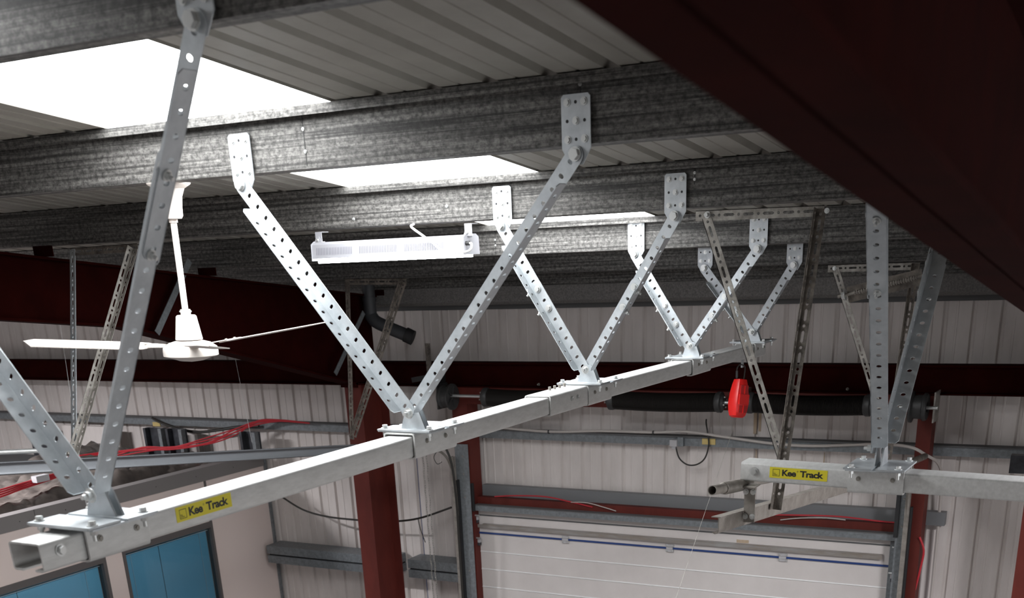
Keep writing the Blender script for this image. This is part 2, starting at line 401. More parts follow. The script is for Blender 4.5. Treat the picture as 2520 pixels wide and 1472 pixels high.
# ------------------------------------------------------------------ portal frames
def isec(mb, path, depth, w_, web, xc, tf=.014):
    """not used for straight members"""
def rafter(xc, m, label, y0=YR, y1=8.55, wd=.165, zb=None):
    r = thing('portal_rafter', (xc, y0, 0), label, 'steel beam')
    top = lambda y: .9-TP*y-.235
    bot = [(y0, top(y0)-.37), (5.75, top(5.75)-.37), (8.2, -.985), (y1, -1.02)]
    if zb: bot = [(y0, zb(y0)), (5.0, zb(5.0)), (8.2, -1.0), (y1, -1.02)]
    tf = .014; h = wd/2
    build('top_flange', MB().add([(xc+sx*h, y, top(y)+dz) for y in (y0, y1) for sx in (-1, 1) for dz in (0, -tf)],
          [(0, 1, 3, 2), (4, 6, 7, 5), (0, 4, 5, 1), (2, 3, 7, 6), (0, 2, 6, 4), (1, 5, 7, 3)]), m, r)
    b = MB()
    for (ya, za), (yb, zb) in zip(bot[:-1], bot[1:]):
        b.add([(xc+sx*h, y, z+dz) for y, z in ((ya, za), (yb, zb)) for sx in (-1, 1) for dz in (0, tf)],
              [(0, 1, 3, 2), (4, 6, 7, 5), (0, 4, 5, 1), (2, 3, 7, 6), (0, 2, 6, 4), (1, 5, 7, 3)])
    build('bottom_flange', b, m, r)
    b = MB()
    ys = [p[0] for p in bot]
    b.add([(xc+sx*.005, y, z) for sx in (-1, 1) for y, z in [(p[0], p[1]) for p in bot]+[(p[0], top(p[0])-tf/2) for p in reversed(bot)]],
          [tuple(range(8)), tuple(range(15, 7, -1))]+[(i, (i+1) % 8, 8+(i+1) % 8, 8+i) for i in range(8)])
    build('web', b, m, r)
    # original (unhaunched) lower flange line seen on the haunch, and stiffeners
    ya, yb = 5.9, 8.5
    if not zb: build('haunch_rib', MB().add([(xc+sx*h, y, top(y)-.37+dz) for y in (ya, yb) for sx in (-1, 1) for dz in (0, tf)],
          [(0, 1, 3, 2), (4, 6, 7, 5), (0, 4, 5, 1), (2, 3, 7, 6), (0, 2, 6, 4), (1, 5, 7, 3)]), m, r)
    build('end_plate', MB().box((xc-h, 8.15, -1.0), (xc+h, 8.17, top(8.15))), m, r)
    for k in ('A', 'B', 'C', 'D', 'E'):
        y = PY[k]+.012
        cl = build('purlin_cleat', MB().box((xc+.0, y, top(y)-.002), (xc+.16, y+.008, top(y)+.16)), m, r)
        for dx in (.045, .115): bolt(cl, (xc+dx, y, top(y)+.07), -Y_, .009, .006, m='tin')
    return r
def column(xc, m, label, y0=8.2, y1=8.59, ztop=-.98, wd=.165):
    c = thing('steel_column', (xc, (y0+y1)/2, -EYE), label, 'steel column')
    h = wd/2
    build('front_flange', MB().box((xc-h, y0, -EYE), (xc+h, y0+.014, ztop)), m, c)
    build('rear_flange', MB().box((xc-h, y1-.014, -EYE), (xc+h, y1, ztop)), m, c)
    build('web', MB().box((xc-.005, y0+.014, -EYE), (xc+.005, y1-.014, ztop)), m, c)
    return c
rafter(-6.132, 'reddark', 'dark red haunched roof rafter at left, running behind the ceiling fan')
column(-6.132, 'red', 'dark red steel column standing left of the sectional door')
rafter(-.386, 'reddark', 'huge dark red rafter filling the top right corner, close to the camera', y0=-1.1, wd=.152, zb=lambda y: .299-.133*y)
column(-.78+.08, 'red', 'dark red column at the right edge of the picture, only a sliver showing', ztop=-.98)
# fly braces from purlins to the left rafter
for p, q, lab in (((-6.06, 6.42, .02), (-6.035, 5.99, -.41), 'thin grey flat stay on the left rafter, just right of the fan rod'),
                  ((-5.98, 8.25, -.42), (-6.035, 7.86, -.86), 'thin grey flat stay low on the left rafter haunch')):
    build('rafter_stay', MB().bar(p, q, .006, .045, up=(0, 1, 0)), 'girt', label=lab, cat='stay')

# ------------------------------------------------------------------ red steel at the door
def ibeam_x(name, x0, x1, yc, zc, w_, h_, m, label, cat='steel beam', tf=.012):
    r = thing(name, ((x0+x1)/2, yc, zc-h_/2), label, cat)
    build('front_flange', MB().box((x0, yc-w_/2, zc-h_/2), (x1, yc-w_/2+tf, zc+h_/2)), m, r)
    build('rear_flange', MB().box((x0, yc+w_/2-tf, zc-h_/2), (x1, yc+w_/2, zc+h_/2)), m, r)
    build('web', MB().box((x0, yc-w_/2+tf, zc-.005), (x1, yc+w_/2-tf, zc+.005)), m, r)
    return r
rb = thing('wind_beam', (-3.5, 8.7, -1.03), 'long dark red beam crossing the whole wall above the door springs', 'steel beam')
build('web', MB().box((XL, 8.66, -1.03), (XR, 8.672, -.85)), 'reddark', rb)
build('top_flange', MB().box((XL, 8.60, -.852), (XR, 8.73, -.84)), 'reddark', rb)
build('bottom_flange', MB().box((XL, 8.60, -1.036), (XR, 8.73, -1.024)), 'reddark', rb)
for x in (-4.6, -2.95, -2.1): bolt(rb, (x, 8.66, -1.01), -Y_, .007, .02, m='tin')
sb = build('spring_mounting_plate', MB().box((-5.36, 8.60, -1.17), (-1.52, 8.615, -1.037)), 'red', label='red steel strip behind the springs, under the long red beam', cat='steel plate')
jl = build('jamb_post', MB().box((-5.42, 8.615, -EYE), (-5.27, 8.79, -1.04)), 'red', label='dark red post at the left side of the door', cat='steel post', group='red door posts')
jr = build('jamb_post', MB().box((-1.585, 8.615, -EYE), (-1.485, 8.76, -1.04)), 'red', label='dark red post at the right side of the door, under the cable drum', cat='steel post', group='red door posts')
li = thing('lintel_beam', (-3.45, 8.7, -2.07), 'rusty red beam lying directly above the door', 'steel beam')
build('front_flange', MB().box((-5.27, 8.70, -2.02), (-1.585, 8.712, -1.962)), 'red', li)
build('top_flange', MB().box((-5.27, 8.712, -1.978), (-1.585, 8.79, -1.968)), 'red', li)
build('head_flashing', MB().box((-5.34, 8.632, -2.070), (-1.59, 8.64, -2.028)), 'girt', label='pale grey flashing strip right above the top door panel', cat='flashing')
build('head_shelf', MB().box((-5.36, 8.632, -2.028), (-1.59, 8.80, -2.020)), 'cavity', label='dirty dark ledge between the red beam and the door top', cat='ledge')
build('grey_cover_strip', MB().box((-5.275, 8.80, -1.975), (-1.36, 8.87, -1.878)), 'trim', label='flat dark grey strip on the wall above the rusty red beam', cat='cover strip')
# grey girts
g = thing('girt_rail', (-3, 8.82, -1.48), 'long grey rail across the wall at the height of the conduit', 'wall rail')
build('rail_body', MB().box((XL, 8.80, -1.475), (XR, 8.87, -1.405)), 'girt', g)
build('rail_lip', MB().box((XL, 8.78, -1.408), (XR, 8.88, -1.40)), 'cavity', g, label='dark top lip')
for x0, x1, lab in ((-7.72, -6.21, 'lower grey double wall rail left of the red column'), (-6.04, -5.47, 'short lower grey wall rail between red column and door track')):
    g = thing('girt_rail', ((x0+x1)/2, 8.75, -2.75), lab, 'wall rail')
    build('upper_channel', MB().box((x0, 8.66, -2.655), (x1, 8.88, -2.575)), 'girt', g)
    build('lower_channel', MB().box((x0, 8.66, -2.745), (x1, 8.88, -2.672)), 'girt', g)
    build('gap', MB().box((x0+.01, 8.68, -2.675), (x1-.01, 8.88, -2.65)), 'dark', g)

# ------------------------------------------------------------------ sectional door
d = thing('door_1', (-3.46, 8.75, -EYE), kind='structure')
zz = [-2.06, -2.122, -2.278, -2.446, -2.604, -2.768, -2.933]+[-2.933-.165*k for k in range(1, 19)]
for i, (z1, z0) in enumerate(zip(zz[:-1], zz[1:])):
    y = 8.705
    b = MB(); b.prism([(y, z0+.006), (y, z1-.006), (y+.006, z1), (y+.04, z1), (y+.04, z0), (y+.006, z0)], (-5.32, 0, 0), Y_, Z_, V((3.72, 0, 0)))
    build('door_panel', b, 'door', d)
    if i not in (1,): build('panel_lip', MB().prism([(y+.004, z0+.006), (y-.003, z0+.003), (y-.006, z0-.003), (y-.001, z0-.007), (y+.004, z0-.007)], (-5.29, 0, 0), Y_, Z_, V((3.66, 0, 0))), 'doorlip' if i else 'cavity', d)
build('blue_seal', MB().box((-5.31, 8.695, -2.285), (-1.66, 8.706, -2.271)), 'blue', d, label='dark blue line')
for x in (-4.416, -3.462, -2.519):
    h = build('hinge', MB().box((x-.028, 8.688, -2.288), (x+.028, 8.704, -2.268)).box((x-.034, 8.692, -2.266), (x+.034, 8.704, -2.248)).box((x-.034, 8.692, -2.308), (x+.034, 8.704, -2.290)), 'socket', d)
    for dx in (-.025, .025):
        for dz in (-2.255, -2.299): bolt(h, (x+dx, 8.692, dz), -Y_, .005, .003)
st = thing('stiffener_channel', (-3.4, 8.68, -2.21), 'long dull steel channel with a rust stain across the top door panel', 'channel')
build('face', MB().box((-5.28, 8.676, -2.228), (-1.76, 8.681, -2.200)), 'strap', st)
build('ledge', MB().box((-5.22, 8.676, -2.199), (-1.76, 8.703, -2.193)), 'strap', st)
build('rust_stain', MB().box((-2.90, 8.7035, -2.19), (-2.80, 8.7045, -2.165)), 'rust', st)
build('end_stile', MB().box((-5.345, 8.69, -EYE), (-5.315, 8.704, -2.09)), 'girt', d)
build('end_stile', MB().box((-1.71, 8.69, -EYE), (-1.62, 8.704, -2.09)), 'girt', d)
def roller(x, z, lab):
    sgn = -1 if x < -3 else 1
    r = thing('track_roller', (x, 8.66, z), lab, 'door roller')
    build('bracket', MB().box((x-.04, 8.66, z-.03), (x+.04, 8.69, z+.012)), 'socket', r)
    build('spindle', MB().cyl((x-.05, 8.645, z+.015), (x+.07*1, 8.645, z+.015), .007), 'bolt', r)
    build('base_plate', MB().box((x-.035, 8.655, z-.055), (x+.04, 8.69, z-.032)), 'duct', r)
roller(-5.30, -2.13, 'upper roller bracket at the left edge of the door'); roller(-5.29, -2.33, 'lower roller bracket at the left edge of the door')
roller(-1.635, -2.135, 'upper roller bracket at the right edge of the door'); roller(-1.645, -2.33, 'lower roller bracket at the right edge of the door')

# vertical guide tracks
def vtrack(x0, x1, lab, ztop, inner):
    t = thing('guide_track', ((x0+x1)/2, 8.6, -EYE), lab, 'door track')
    build('track_plate', MB().box((x0, 8.585, -EYE), (x1, 8.592, ztop)), 'girt', t)
    build('track_channel', MB().prism([(0, 0), (0, .05), (.004, .05), (.004, .004), (.028, .004), (.028, .03), (.032, .03), (.032, 0)], (inner, 8.53, -EYE), X_, Y_, V((0, 0, ztop+EYE-.1))), 'trackm', t)
    build('track_shadow_gap', MB().box((inner+.034, 8.55, -EYE), (inner+.05, 8.584, ztop-.3)), 'dark', t)
    for z in (-1.6, -1.75, -1.95, -2.6): bolt(t, ((x0+x1)/2+.01, 8.585, z), -Y_, .005, .004, m='tin')
    return t
vtrack(-5.40, -5.27, 'grey steel guide track up the left side of the door', -1.50, -5.42)
vtrack(-1.66, -1.60, 'grey steel guide track up the right side of the door', -1.50, -1.60)
build('rubber_buffer', MB().box((-5.271, 8.60, -2.07), (-5.25, 8.62, -1.83)), 'dark', label='short black upright strip beside the left track above the door', cat='rubber strip')
build('rubber_buffer', MB().box((-1.672, 8.57, -2.03), (-1.645, 8.60, -1.70)), 'dark', label='short black upright strip beside the right track above the door', cat='rubber strip')
# inclined ceiling tracks, following the roof pitch
def itrack(x, y0, z0, y1, z1, lab, curve, mir=1, m='trackm'):
    t = thing('ceiling_track', (x, (y0+y1)/2, z1), lab, 'door track')
    dvec = V((0, y1-y0, z1-z0))
    prof = [(-.028, .005), (.010, .005), (.010, .001), (.004, .001), (.004, -.050), (-.002, -.061), (-.013, -.064), (-.024, -.058), (-.022, -.055), (-.013, -.060), (-.004, -.058), (.0, -.049), (.0, .001), (-.028, .001)]
    build('track_channel', MB().prism([(a*mir, b_) for a, b_ in prof], (x, y0, z0), X_, Z_, dvec), m, t)
    build('curved_section', MB().tube(curve, .011, n=8, smooth=5), 'trackm', t)
    return t
TZ = lambda y: -.93-.117*(y-4.1)
itrack(-5.42, 1.6, TZ(1.6)+.03, 8.15, -1.415, 'grey ceiling track sloping above the office at lower left', [(-5.42, 8.1, -1.45), (-5.41, 8.3, -1.50), (-5.395, 8.45, -1.60), (-5.39, 8.53, -1.80), (-5.39, 8.55, -2.1)], -1, 'trackl')
itrack(-1.5, 4.27, -.985, 8.15, -1.415, 'dusty ceiling track end hanging below the right hand rail', [(-1.5, 8.1, -1.45), (-1.52, 8.3, -1.50), (-1.56, 8.45, -1.60), (-1.58, 8.53, -1.80), (-1.585, 8.55, -2.1)])
# spring buffer tubes above the tracks
def buf(x, pts, lab, mm):
    t = thing('buffer_tube', pts[0], lab, 'tube')
    p, q = V(pts[0]), V(pts[1]); u = (q-p).normalized()
    b = MB(); b.lathe([(.019, 0), (.019, .12), (.016, .12), (.016, 0), (.019, 0)], p, u, n=20); build('tube_end', b, mm, t)
    b = MB(); b.tube([p+u*.12+(u.orthogonal().normalized()*math.cos(a)+u.cross(u.orthogonal().normalized())*math.sin(a))*.021+u*(a*.0016) for a in [k*.7 for k in range(int(pts[2]/.0016/.7))]], .0045, n=5, smooth=1)
    build('coil', b, mm, t)
    build('rod', MB().cyl(p+u*.1, q, .013), mm, t)
    return t, u
t, u = buf(-1.5, ((-1.52, 4.25, -.875), (-1.5, 4.95, -.958), .33), 'hollow dusty tube end above the right track, below the yellow label rail', 'trackm')
build('stop_plate', MB().box((-1.52, 4.52, -.915), (-1.44, 4.60, -.91)).obox((-1.47, 4.56, -.985), X_, Y_, Z_, .045, .006, .15), 'trackm', t)
for x, z in ((-1.485, -.935), (-1.455, -.935), (-1.485, -1.035), (-1.455, -1.035)): bolt(t, (x, 4.555, z), -Y_, .008, .007)
build('shaft_tube', MB().cyl((-1.5, 6.9, -1.30), (-1.5, 8.55, -1.44), .022), 'brown', label='dark brown tube reaching the right door post behind the rail', cat='tube')
buf(-5.42, ((-5.40, 3.6, -.80), (-5.40, 4.55, -.915), .28), 'shiny coiled spring rod at the left edge above the grey track', 'bolt')

# ------------------------------------------------------------------ slotted angle hangers for the tracks
def slots(L, pitch=.086, s0=.0, big=.060, w_=.0115):
    out = []; s_ = s0+.02
    while s_ < L-.02:
        out.append((s_, .0125, .0125)); out.append((s_+.043, .050, w_)); s_ += pitch
    return out
def sangle(parent, p, q, wdir, ndir, m, W=.041, t=.0025, name='slotted_angle'):
    """L section from p to q: one leg spreads along wdir, the other along ndir"""
    p, q = V(p), V(q); d_ = (q-p); L = d_.length; d_.normalize()
    wd = V(wdir); wd = (wd-d_*wd.dot(d_)).normalized(); nd = V(ndir); nd = (nd-d_*nd.dot(d_)-wd*nd.dot(wd)).normalized()
    b = MB(); b.strip(p, d_, wd, nd, L, W, t, slots(L)); b.strip(p, d_, nd, wd, L, W, t, slots(L))
    return build(name, b, m, parent)
def hanger(lab, y, bar, legs, m1, m2, zt):
    h = thing('track_hanger', (bar[0], y, zt), lab, 'angle frame', group='slotted angle hangers')
    sangle(h, (bar[0], y, bar[2]), (bar[1], y, bar[3]), (0, 0, -1), (0, 1, 0), m1, name='cross_bar')
    for p, q, wd, nd, mm in legs: sangle(h, p, q, wd, nd, mm, name='hanger_leg')
    return h
h = hanger('slotted angle hanger nearest the small red arrester, meeting at the right hand rail', 5.17, (-1.955, -1.40, .118, .112),
       [((-1.925, 5.167, .085), (-1.535, 5.167, -.93), (1, 0, 0), (0, 1, 0), 'tin'), ((-1.43, 5.163, .10), (-1.490, 4.945, -1.085), (1, 0, 0), (0, -1, 0), 'brown')], 'tin', 'brown', -1.12)
bolt(h, (-1.90, 5.165, .10), -Y_, .009, .02); bolt(h, (-1.375, 5.12, .09), -Y_, .007, .006); bolt(h, (-1.53, 5.16, -.85), -Y_, .006, .006)
h = hanger('slotted angle hanger farther back, behind the two big perforated braces at right', 7.55, (-2.0, -1.46, -.165, -.165),
       [((-1.975, 7.547, -.19), (-1.60, 7.547, -1.12), (1, 0, 0), (0, 1, 0), 'tin'), ((-1.50, 7.54, -.17), (-1.57, 7.54, -1.38), (1, 0, 0), (0, -1, 0), 'brown')], 'tin', 'brown', -1.38)
bolt(h, (-1.96, 7.547, -.185), -Y_, .008, .008)
h = hanger('dim slotted angle hanger under the batten lamp, ending at the left ceiling track', 7.30, (-5.43, -4.90, -.145, -.155),
       [((-5.43, 7.297, -.15), (-5.53, 7.297, -1.27), (1, 0, 0), (0, 1, 0), 'brown'), ((-4.935, 7.293, -.17), (-5.50, 7.293, -1.24), (1, 0, 0), (0, -1, 0), 'brown')], 'brown', 'brown', -1.27)
h = hanger('slotted angle hanger left of the fan rod, behind the fan blade', 5.16, (-5.775, -5.24, .11, .115),
       [((-5.775, 5.157, .10), (-5.45, 4.60, -.98), (1, 0, 0), (0, 1, 0), 'galv'), ((-5.27, 5.153, .09), (-5.43, 4.60, -.96), (1, 0, 0), (0, -1, 0), 'tin')], 'brown', 'galv', -1.08)

# ------------------------------------------------------------------ perforated angle braces
HP = .050
def lang(parent, name, p, a, wdir, sd, L, W, m, s0=0., s1=None, sec0=.0, sec1=None, cap0='round', cap1='round', off=0., t=.0035, W2=None):
    """angle: main flange centred on the line p + a*s, crease on the -wdir side, second flange along sd"""
    s1 = L if s1 is None else s1; sec1 = s1 if sec1 is None else sec1; W2 = W2 or W
    W = W; o = p+a*s0-wdir*(W/2)-sd*off
    n = sd
    hs = lambda st, en: [(k*HP+.072-st, .0125, .019) for k in range(-4, 60) if st+.02 < k*HP+.075 < en-.02]
    b = MB(); b.strip(o, a, wdir, n, s1-s0, W, t, hs(s0, s1), cap0, cap1)
    o2 = p+a*sec0-wdir*(W/2)-sd*off
    b.strip(o2, a, sd, wdir, sec1-sec0, W2, t, hs(sec0, sec1), .012, .012)
    return build(name, b, m, parent)
def brace(lab, bot, top, wdir, sd, sec_start=.02, splice=None, plate=None, group='perforated hanger braces', m='galv', W=.057, ext=.024, sec_gap=.085, boltd=None, W2=None, nuts=()):
    bot, top = V(bot), V(top); a = (top-bot).normalized(); L = (top-bot).length; wdir = V(wdir); wdir = (wdir-a*wdir.dot(a)).normalized(); sd = V(sd)
    t = thing('hanger_brace', bot, lab, 'metal brace', group)
    p = bot
    if splice:
        sA, sB = splice     # lower angle ends at sB, upper angle starts at sA (sA < sB)
        lang(t, 'lower_angle', p, a, wdir, sd, L, W, m, -ext, sB, sec_start, sB-.02, W2=W2)
        lang(t, 'upper_angle', p-wdir*.003, a, wdir, sd, L, W, m, sA, L+ext, sA+.03, L-sec_gap, off=.005, W2=W2)
        for s_ in (sA+.04, sB-.04):
            bolt(t, p+a*s_-sd*.006 if sd.dot(-Y_) < 0 else p+a*s_-Y_*.006, boltd or -Y_, .011, .008)
            if sd.dot(Y_) < 0: bolt(t, p+a*s_-wdir*(W/2+.004)+sd*(W*.5), -wdir, .009, .008, shank=.012)
            else: bolt(t, p+a*s_-wdir*(W/2+.004)+sd*(W*.5), -wdir, .009, .008, shank=.015)
    else:
        lang(t, 'angle', p, a, wdir, sd, L, W, m, -ext, L+ext, sec_start, L-sec_gap, W2=W2)
    d_ = boltd or -Y_
    bolt(t, top-Y_*.007 if d_ == -Y_ else top+d_*.007, d_, .017, .013, name='pivot_bolt', washer=1.25)
    if plate:
        pw, ph = .10, plate[0]; cx = top.x+plate[1]; yb = plate[2]; z0 = top.z-.03; zt = z0+ph
        # plate: flat with tapered lower end
        prof = [(-pw/2, .045), (-pw/2, ph-.008), (-pw/2+.008, ph), (pw/2-.008, ph), (pw/2, ph-.008), (pw/2, .045), (.022, 0), (-.022, 0)]
        pp = build('purlin_plate', MB().prism(prof, (cx, yb-.004, z0), X_, Z_, V((0, .004, 0))), m, t)
        hz = z0+ph
        for dx, dz in ((-.029, -.022), (.029, -.022), (0, -.073), (-.029, -.124), (.029, -.124)):
            bolt(pp, (cx+dx, yb-.004, hz+dz), -Y_, .0085, .005, name='screw', washer=1.4)
        for dx, dz in ((0, -.022), (-.03, -.073), (.03, -.073), (0, -.124)):
            build('hole', MB().cyl((cx+dx, yb-.0045, hz+dz), (cx+dx, yb-.0035, hz+dz), .005, n=10), 'dark', pp)
    return t
RX = -2.517; PX = -2.487
def vpair(y, pz, lx, lz, rx, rz_, plab, ls=None, rs=None, ph=.195):
    w1 = V((1, 0, 1)); 
    a = (V((lx, y, lz))-V((PX, y, pz))).normalized(); wl = V((-a.z, 0, a.x)); wl = wl if wl.z > 0 else -wl
    brace(plab[0], (PX-.006, y-.012, pz), (lx, y-.012, lz), wl, (0, -1, 0), splice=ls, plate=(ph, .002, y+.004))
    a = (V((rx, y, rz_))-V((PX, y, pz))).normalized(); wr = V((-a.z, 0, a.x)); wr = wr if wr.z > 0 else -wr
    brace(plab[1], (PX+.006, y-.005, pz), (rx, y-.005, rz_), wr, (0, -1, 0), splice=rs, plate=(ph, 0, y+.004))
yA, yB, yC, yD, y0 = 3.675, 5.175, 6.535, 7.635, 2.175
vpair(y0, -.542, -3.30, .46, -1.935, .462, ('big perforated brace cut off by the left edge, rising from the nearest rail bracket', 'long dark perforated brace crossing the first rooflight in front of the fan'), rs=(.62, .88))
vpair(yA, -.527, -3.15, .256, -1.79, .264, ('long bright perforated brace running down right from the white plate beside the first rooflight', 'perforated brace rising to the grey plate at top centre of the picture'))
vpair(yB, -.535, -2.912, .103, -2.052, .103, ('bright perforated brace right of the batten lamp, spliced near its middle', 'perforated brace rising to the second grey plate from the right rafter, spliced near its middle'), ls=(.29, .47), rs=(.29, .47))
vpair(yC, -.54, -2.825, -.052, -2.115, -.052, ('bright brace hanging from the small rust-spotted plate', 'brace rising right to the plate under the slotted cross bar'), ls=(.10, .30), rs=(.16, .36))
vpair(yD, -.55, -2.82, -.16, -2.235, -.16, ('farthest left-leaning brace, dull grey, at the far rail end', 'farthest right-leaning brace, partly behind the brown slotted hanger leg'), ls=(.12, .26))

# ------------------------------------------------------------------ track rails
def rail(lab, p, q, name='track_rail', u=X_):
    r = thing(name, p, lab, 'rail', group='square galvanised track rails')
    p, q = V(p), V(q); d_ = (q-p).normalized(); v = d_.cross(u); v = v if v.z > 0 else -v
    build('rail_body', MB().rsq(p, u, v, q-p, .115, .074, r=.009, t=.005, slot=.045), 'rail', r)
    return r, d_, v
r1, d1, v1 = rail('near length of the galvanised rail, carrying the yellow label at lower left', (RX, 1.925, -.664), (RX, 4.80, -.643))
r2, d2, v2 = rail('far length of the galvanised rail, running to the far end above the red arrester', (RX, 4.80, -.643), (RX, 7.80, -.660))
# U joint coupling at the length change
b = MB(); b.rsq((RX, 4.72, -.643), X_, Z_, V((0, .38, 0)), .132, .090, r=.012, t=.006); build('joint_coupling', b, 'rail', r2)
for y in (4.88, 4.93, 4.98, 5.03): bolt(r2, (RX-.02, y, -.598), Z_, .007, .016, m='tin', washer=0)
for y in (4.93, 4.99): bolt(r2, (RX+.067, y, -.635), X_, .007, .006)
build('end_cap', MB().box((RX-.05, 7.79, -.69), (RX+.05, 7.80, -.63)), 'dark', r2)
bolt(r1, (RX+.058, 1.985, -.655), X_, .011, .009, name='end_stop_bolt')
r3, d3, v3 = rail('right hand galvanised rail with the yellow label, running out of the right edge', (-1.512, 4.617, -.856), (.6, 4.617, -.905), u=-Y_)
bolt(r3, (-1.455, 4.558, -.853), -Y_, .011, .009, name='end_stop_bolt')

# labels
def label(parent, o, ux, uz, n, W=.232, H=.042):
    o = V(o)
    lb = build('label_sticker', MB().add([o, o+ux*W, o+ux*W+uz*H, o+uz*H, o+n*.0008, o+ux*W+n*.0008, o+ux*W+uz*H+n*.0008, o+uz*H+n*.0008],
              [(0, 1, 2, 3), (4, 5, 6, 7), (0, 1, 5, 4), (1, 2, 6, 5), (2, 3, 7, 6), (3, 0, 4, 7)]), 'yellow', parent, label='yellow sticker with black lettering')
    e = o+n*.0012
    def rect(b_, x0, x1, z0, z1): b_.add([e+ux*x0+uz*z0, e+ux*x1+uz*z0, e+ux*x1+uz*z1, e+ux*x0+uz*z1], [(0, 1, 2, 3)])
    b = MB(); k = .0015; x0, x1, z0, z1 = .013, .041, .0075, .0345
    rect(b, x0, x1, z0, z0+k); rect(b, x0, x1, z1-k, z1); rect(b, x0, x0+k, z0, z1); rect(b, x1-k, x1, z0, z1)
    build('logo_frame', b, 'ink', lb)
    def text(s_, x0, x1, z0, z1, off=.02):
        cu = bpy.data.curves.new('lettering', 'FONT'); cu.body = s_; cu.size = 1; cu.offset = off; cu.space_character = .92; cu.resolution_u = 4
        to = bpy.data.objects.new('tmp', cu); S.collection.objects.link(to)
        dg = bpy.context.evaluated_depsgraph_get(); dg.update(); me = bpy.data.meshes.new_from_object(to.evaluated_get(dg))
        bpy.data.objects.remove(to)
        xs = [v_.co.x for v_ in me.vertices]; ys = [v_.co.y for v_ in me.vertices]
        kx = (x1-x0)/(max(xs)-min(xs)); ky = (z1-z0)/(max(ys)-min(ys))
        b_ = MB(); b_.add([e+ux*(x0+(v_.co.x-min(xs))*kx)+uz*(z0+(v_.co.y-min(ys))*ky) for v_ in me.vertices], [tuple(p_.vertices) for p_ in me.polygons])
        build('lettering', b_, 'ink', lb, smooth=0)
    text('Kee', .051, .108, .0095, .0345, off=.035); text('\u00ae', .110, .116, .0275, .0335, off=0); text('Track', .123, .217, .0095, .0345, off=.035)
    text('Kee', .0165, .0245, .0165, .0205, off=.01); text('Safety', .0165, .032, .0105, .0155, off=.01)
    return lb
ldir = d1
label(r1, V((RX+.0577, 2.40, -.6735)), ldir, Z_, X_)
label(r3, V((-1.392, 4.5590, -.8745)), d3, v3.normalized(), -Y_)

# ------------------------------------------------------------------ rail brackets
def bracket(lab, c, long_, cross, slen=.20, g='rail brackets', s0=None, gl=0., gx=0., px=0.):
    """c = centre of the rail top, long_ = rail direction, cross = horizontal direction across the rail"""
    c = V(c); t = thing('rail_bracket', c, lab, 'metal bracket', g)
    s0 = -slen/2 if s0 is None else s0
    b = MB(); b.rsq(c-Z_*.038+long_*s0, cross, Z_, long_*slen, .138, .093, r=.013, t=.006, slot=.06); build('sleeve', b, 'rail', t)
    # two stacked base plates of the back to back leaves
    for s_ in (-1, 1):
        ww = .23 if s_ < 0 else .225
        b = MB(); b.obox(c+Z_*.016+long_*(s_*.062)+cross*(px+(.012 if s_ > 0 else 0)), long_, cross, Z_, .108, ww, .006); build('base_plate', b, 'galv', t)
        prof = [(-.054, 0), (.054, 0), (.030, .062), (.018, .078), (-.018, .078), (-.030, .062)]
        build('gusset', MB().prism(prof, c+Z_*.018+long_*(s_*.013-.003+gl)+cross*gx, cross, Z_, long_*.006), 'galv', t)
    b = MB(); b.obox(c+Z_*.0105+cross*px, long_, cross, Z_, .215, .236, .0048); build('lower_plate', b, 'galv', t)
    for a in (-1, 1):
        for k in (-1, 1):
            p = c+cross*(a*.098+px)+long_*(k*.088)
            bolt(t, p+Z_*.019, Z_, .010, .010); bolt(t, p+Z_*.008, -Z_, .010, .010, name='nut', shank=.018, washer=0)
    for k in (-.5, .5):
        for sgn in (-1, 1): bolt(t, c-Z_*.028+cross*(sgn*.070)+long_*(s0+slen/2+k*.13), cross*sgn, .006, .004, m='tin', name='rivet')
    bolt(t, c+Z_*.077-long_*(.038-gl)+cross*gx, -long_, .013, .014, name='clamp_nut', shank=.016)
    return t
for y, lab, s0, sl_, gl in ((2.14, 'bracket on the rail nearest the open rail end', -.075, .215, .03), (3.74, 'bracket on the rail below the longest bright brace', -.12, .29, -.062),
               (5.22, 'bracket on the rail at the rail coupling', -.115, .26, -.045), (6.58, 'bracket on the rail where the two short spliced braces meet', -.10, .29, -.045), (7.69, 'farthest bracket at the dark end of the rail', -.10, .22, -.055)):
    z = -.624+(y-1.9)*.0075 if y < 4.8 else -.604-(y-4.8)*.0062
    bracket(lab, (RX, y, z), Y_, X_, slen=sl_, s0=s0, gl=gl, gx=.038, px=.017)
b2 = bracket('bracket on the right hand rail under the two wide braces', (-.972, 4.617, -.832), X_, -Y_, slen=.21)
# wide braces of the right hand rail, leaning to and from the camera
def ybrace(lab, bot, top, cr, splice=None):
    a = (V(top)-V(bot)).normalized(); wd = X_.cross(a).normalized(); wd = wd if wd.y*cr > 0 else -wd
    return brace(lab, bot, top, wd, (1, 0, 0), splice=splice, boltd=-X_, W=.058, ext=.03, W2=.062)
ybrace('wide perforated brace beside the right rafter, leaning towards the camera', (-1.003, 4.60, -.742), (-.915, 3.80, .29), 1, splice=(.70, 1.05))
ybrace('wide dark perforated brace leaning away, right of the other wide one', (-.985, 4.632, -.742), (-.93, 5.26, .17), -1, splice=(.60, .80))
tb = thing('threaded_tie', (-1.14, 5.03, -.23), 'brown plate with a threaded rod between the wide braces and the rafter', 'tie rod')
build('tie_plate', MB().bar((-1.245, 5.03, -.224), (-.96, 5.03, -.163), .006, .06), 'brown', tb)
b = MB().cyl((-1.28, 5.01, -.229), (-.95, 5.01, -.158), .006)
for k in range(26): b.cyl(V((-1.215, 5.01, -.2155)).lerp(V((-.97, 5.01, -.163)), k/26), V((-1.215, 5.01, -.2155)).lerp(V((-.97, 5.01, -.163)), (k+.45)/26), .009, n=8)
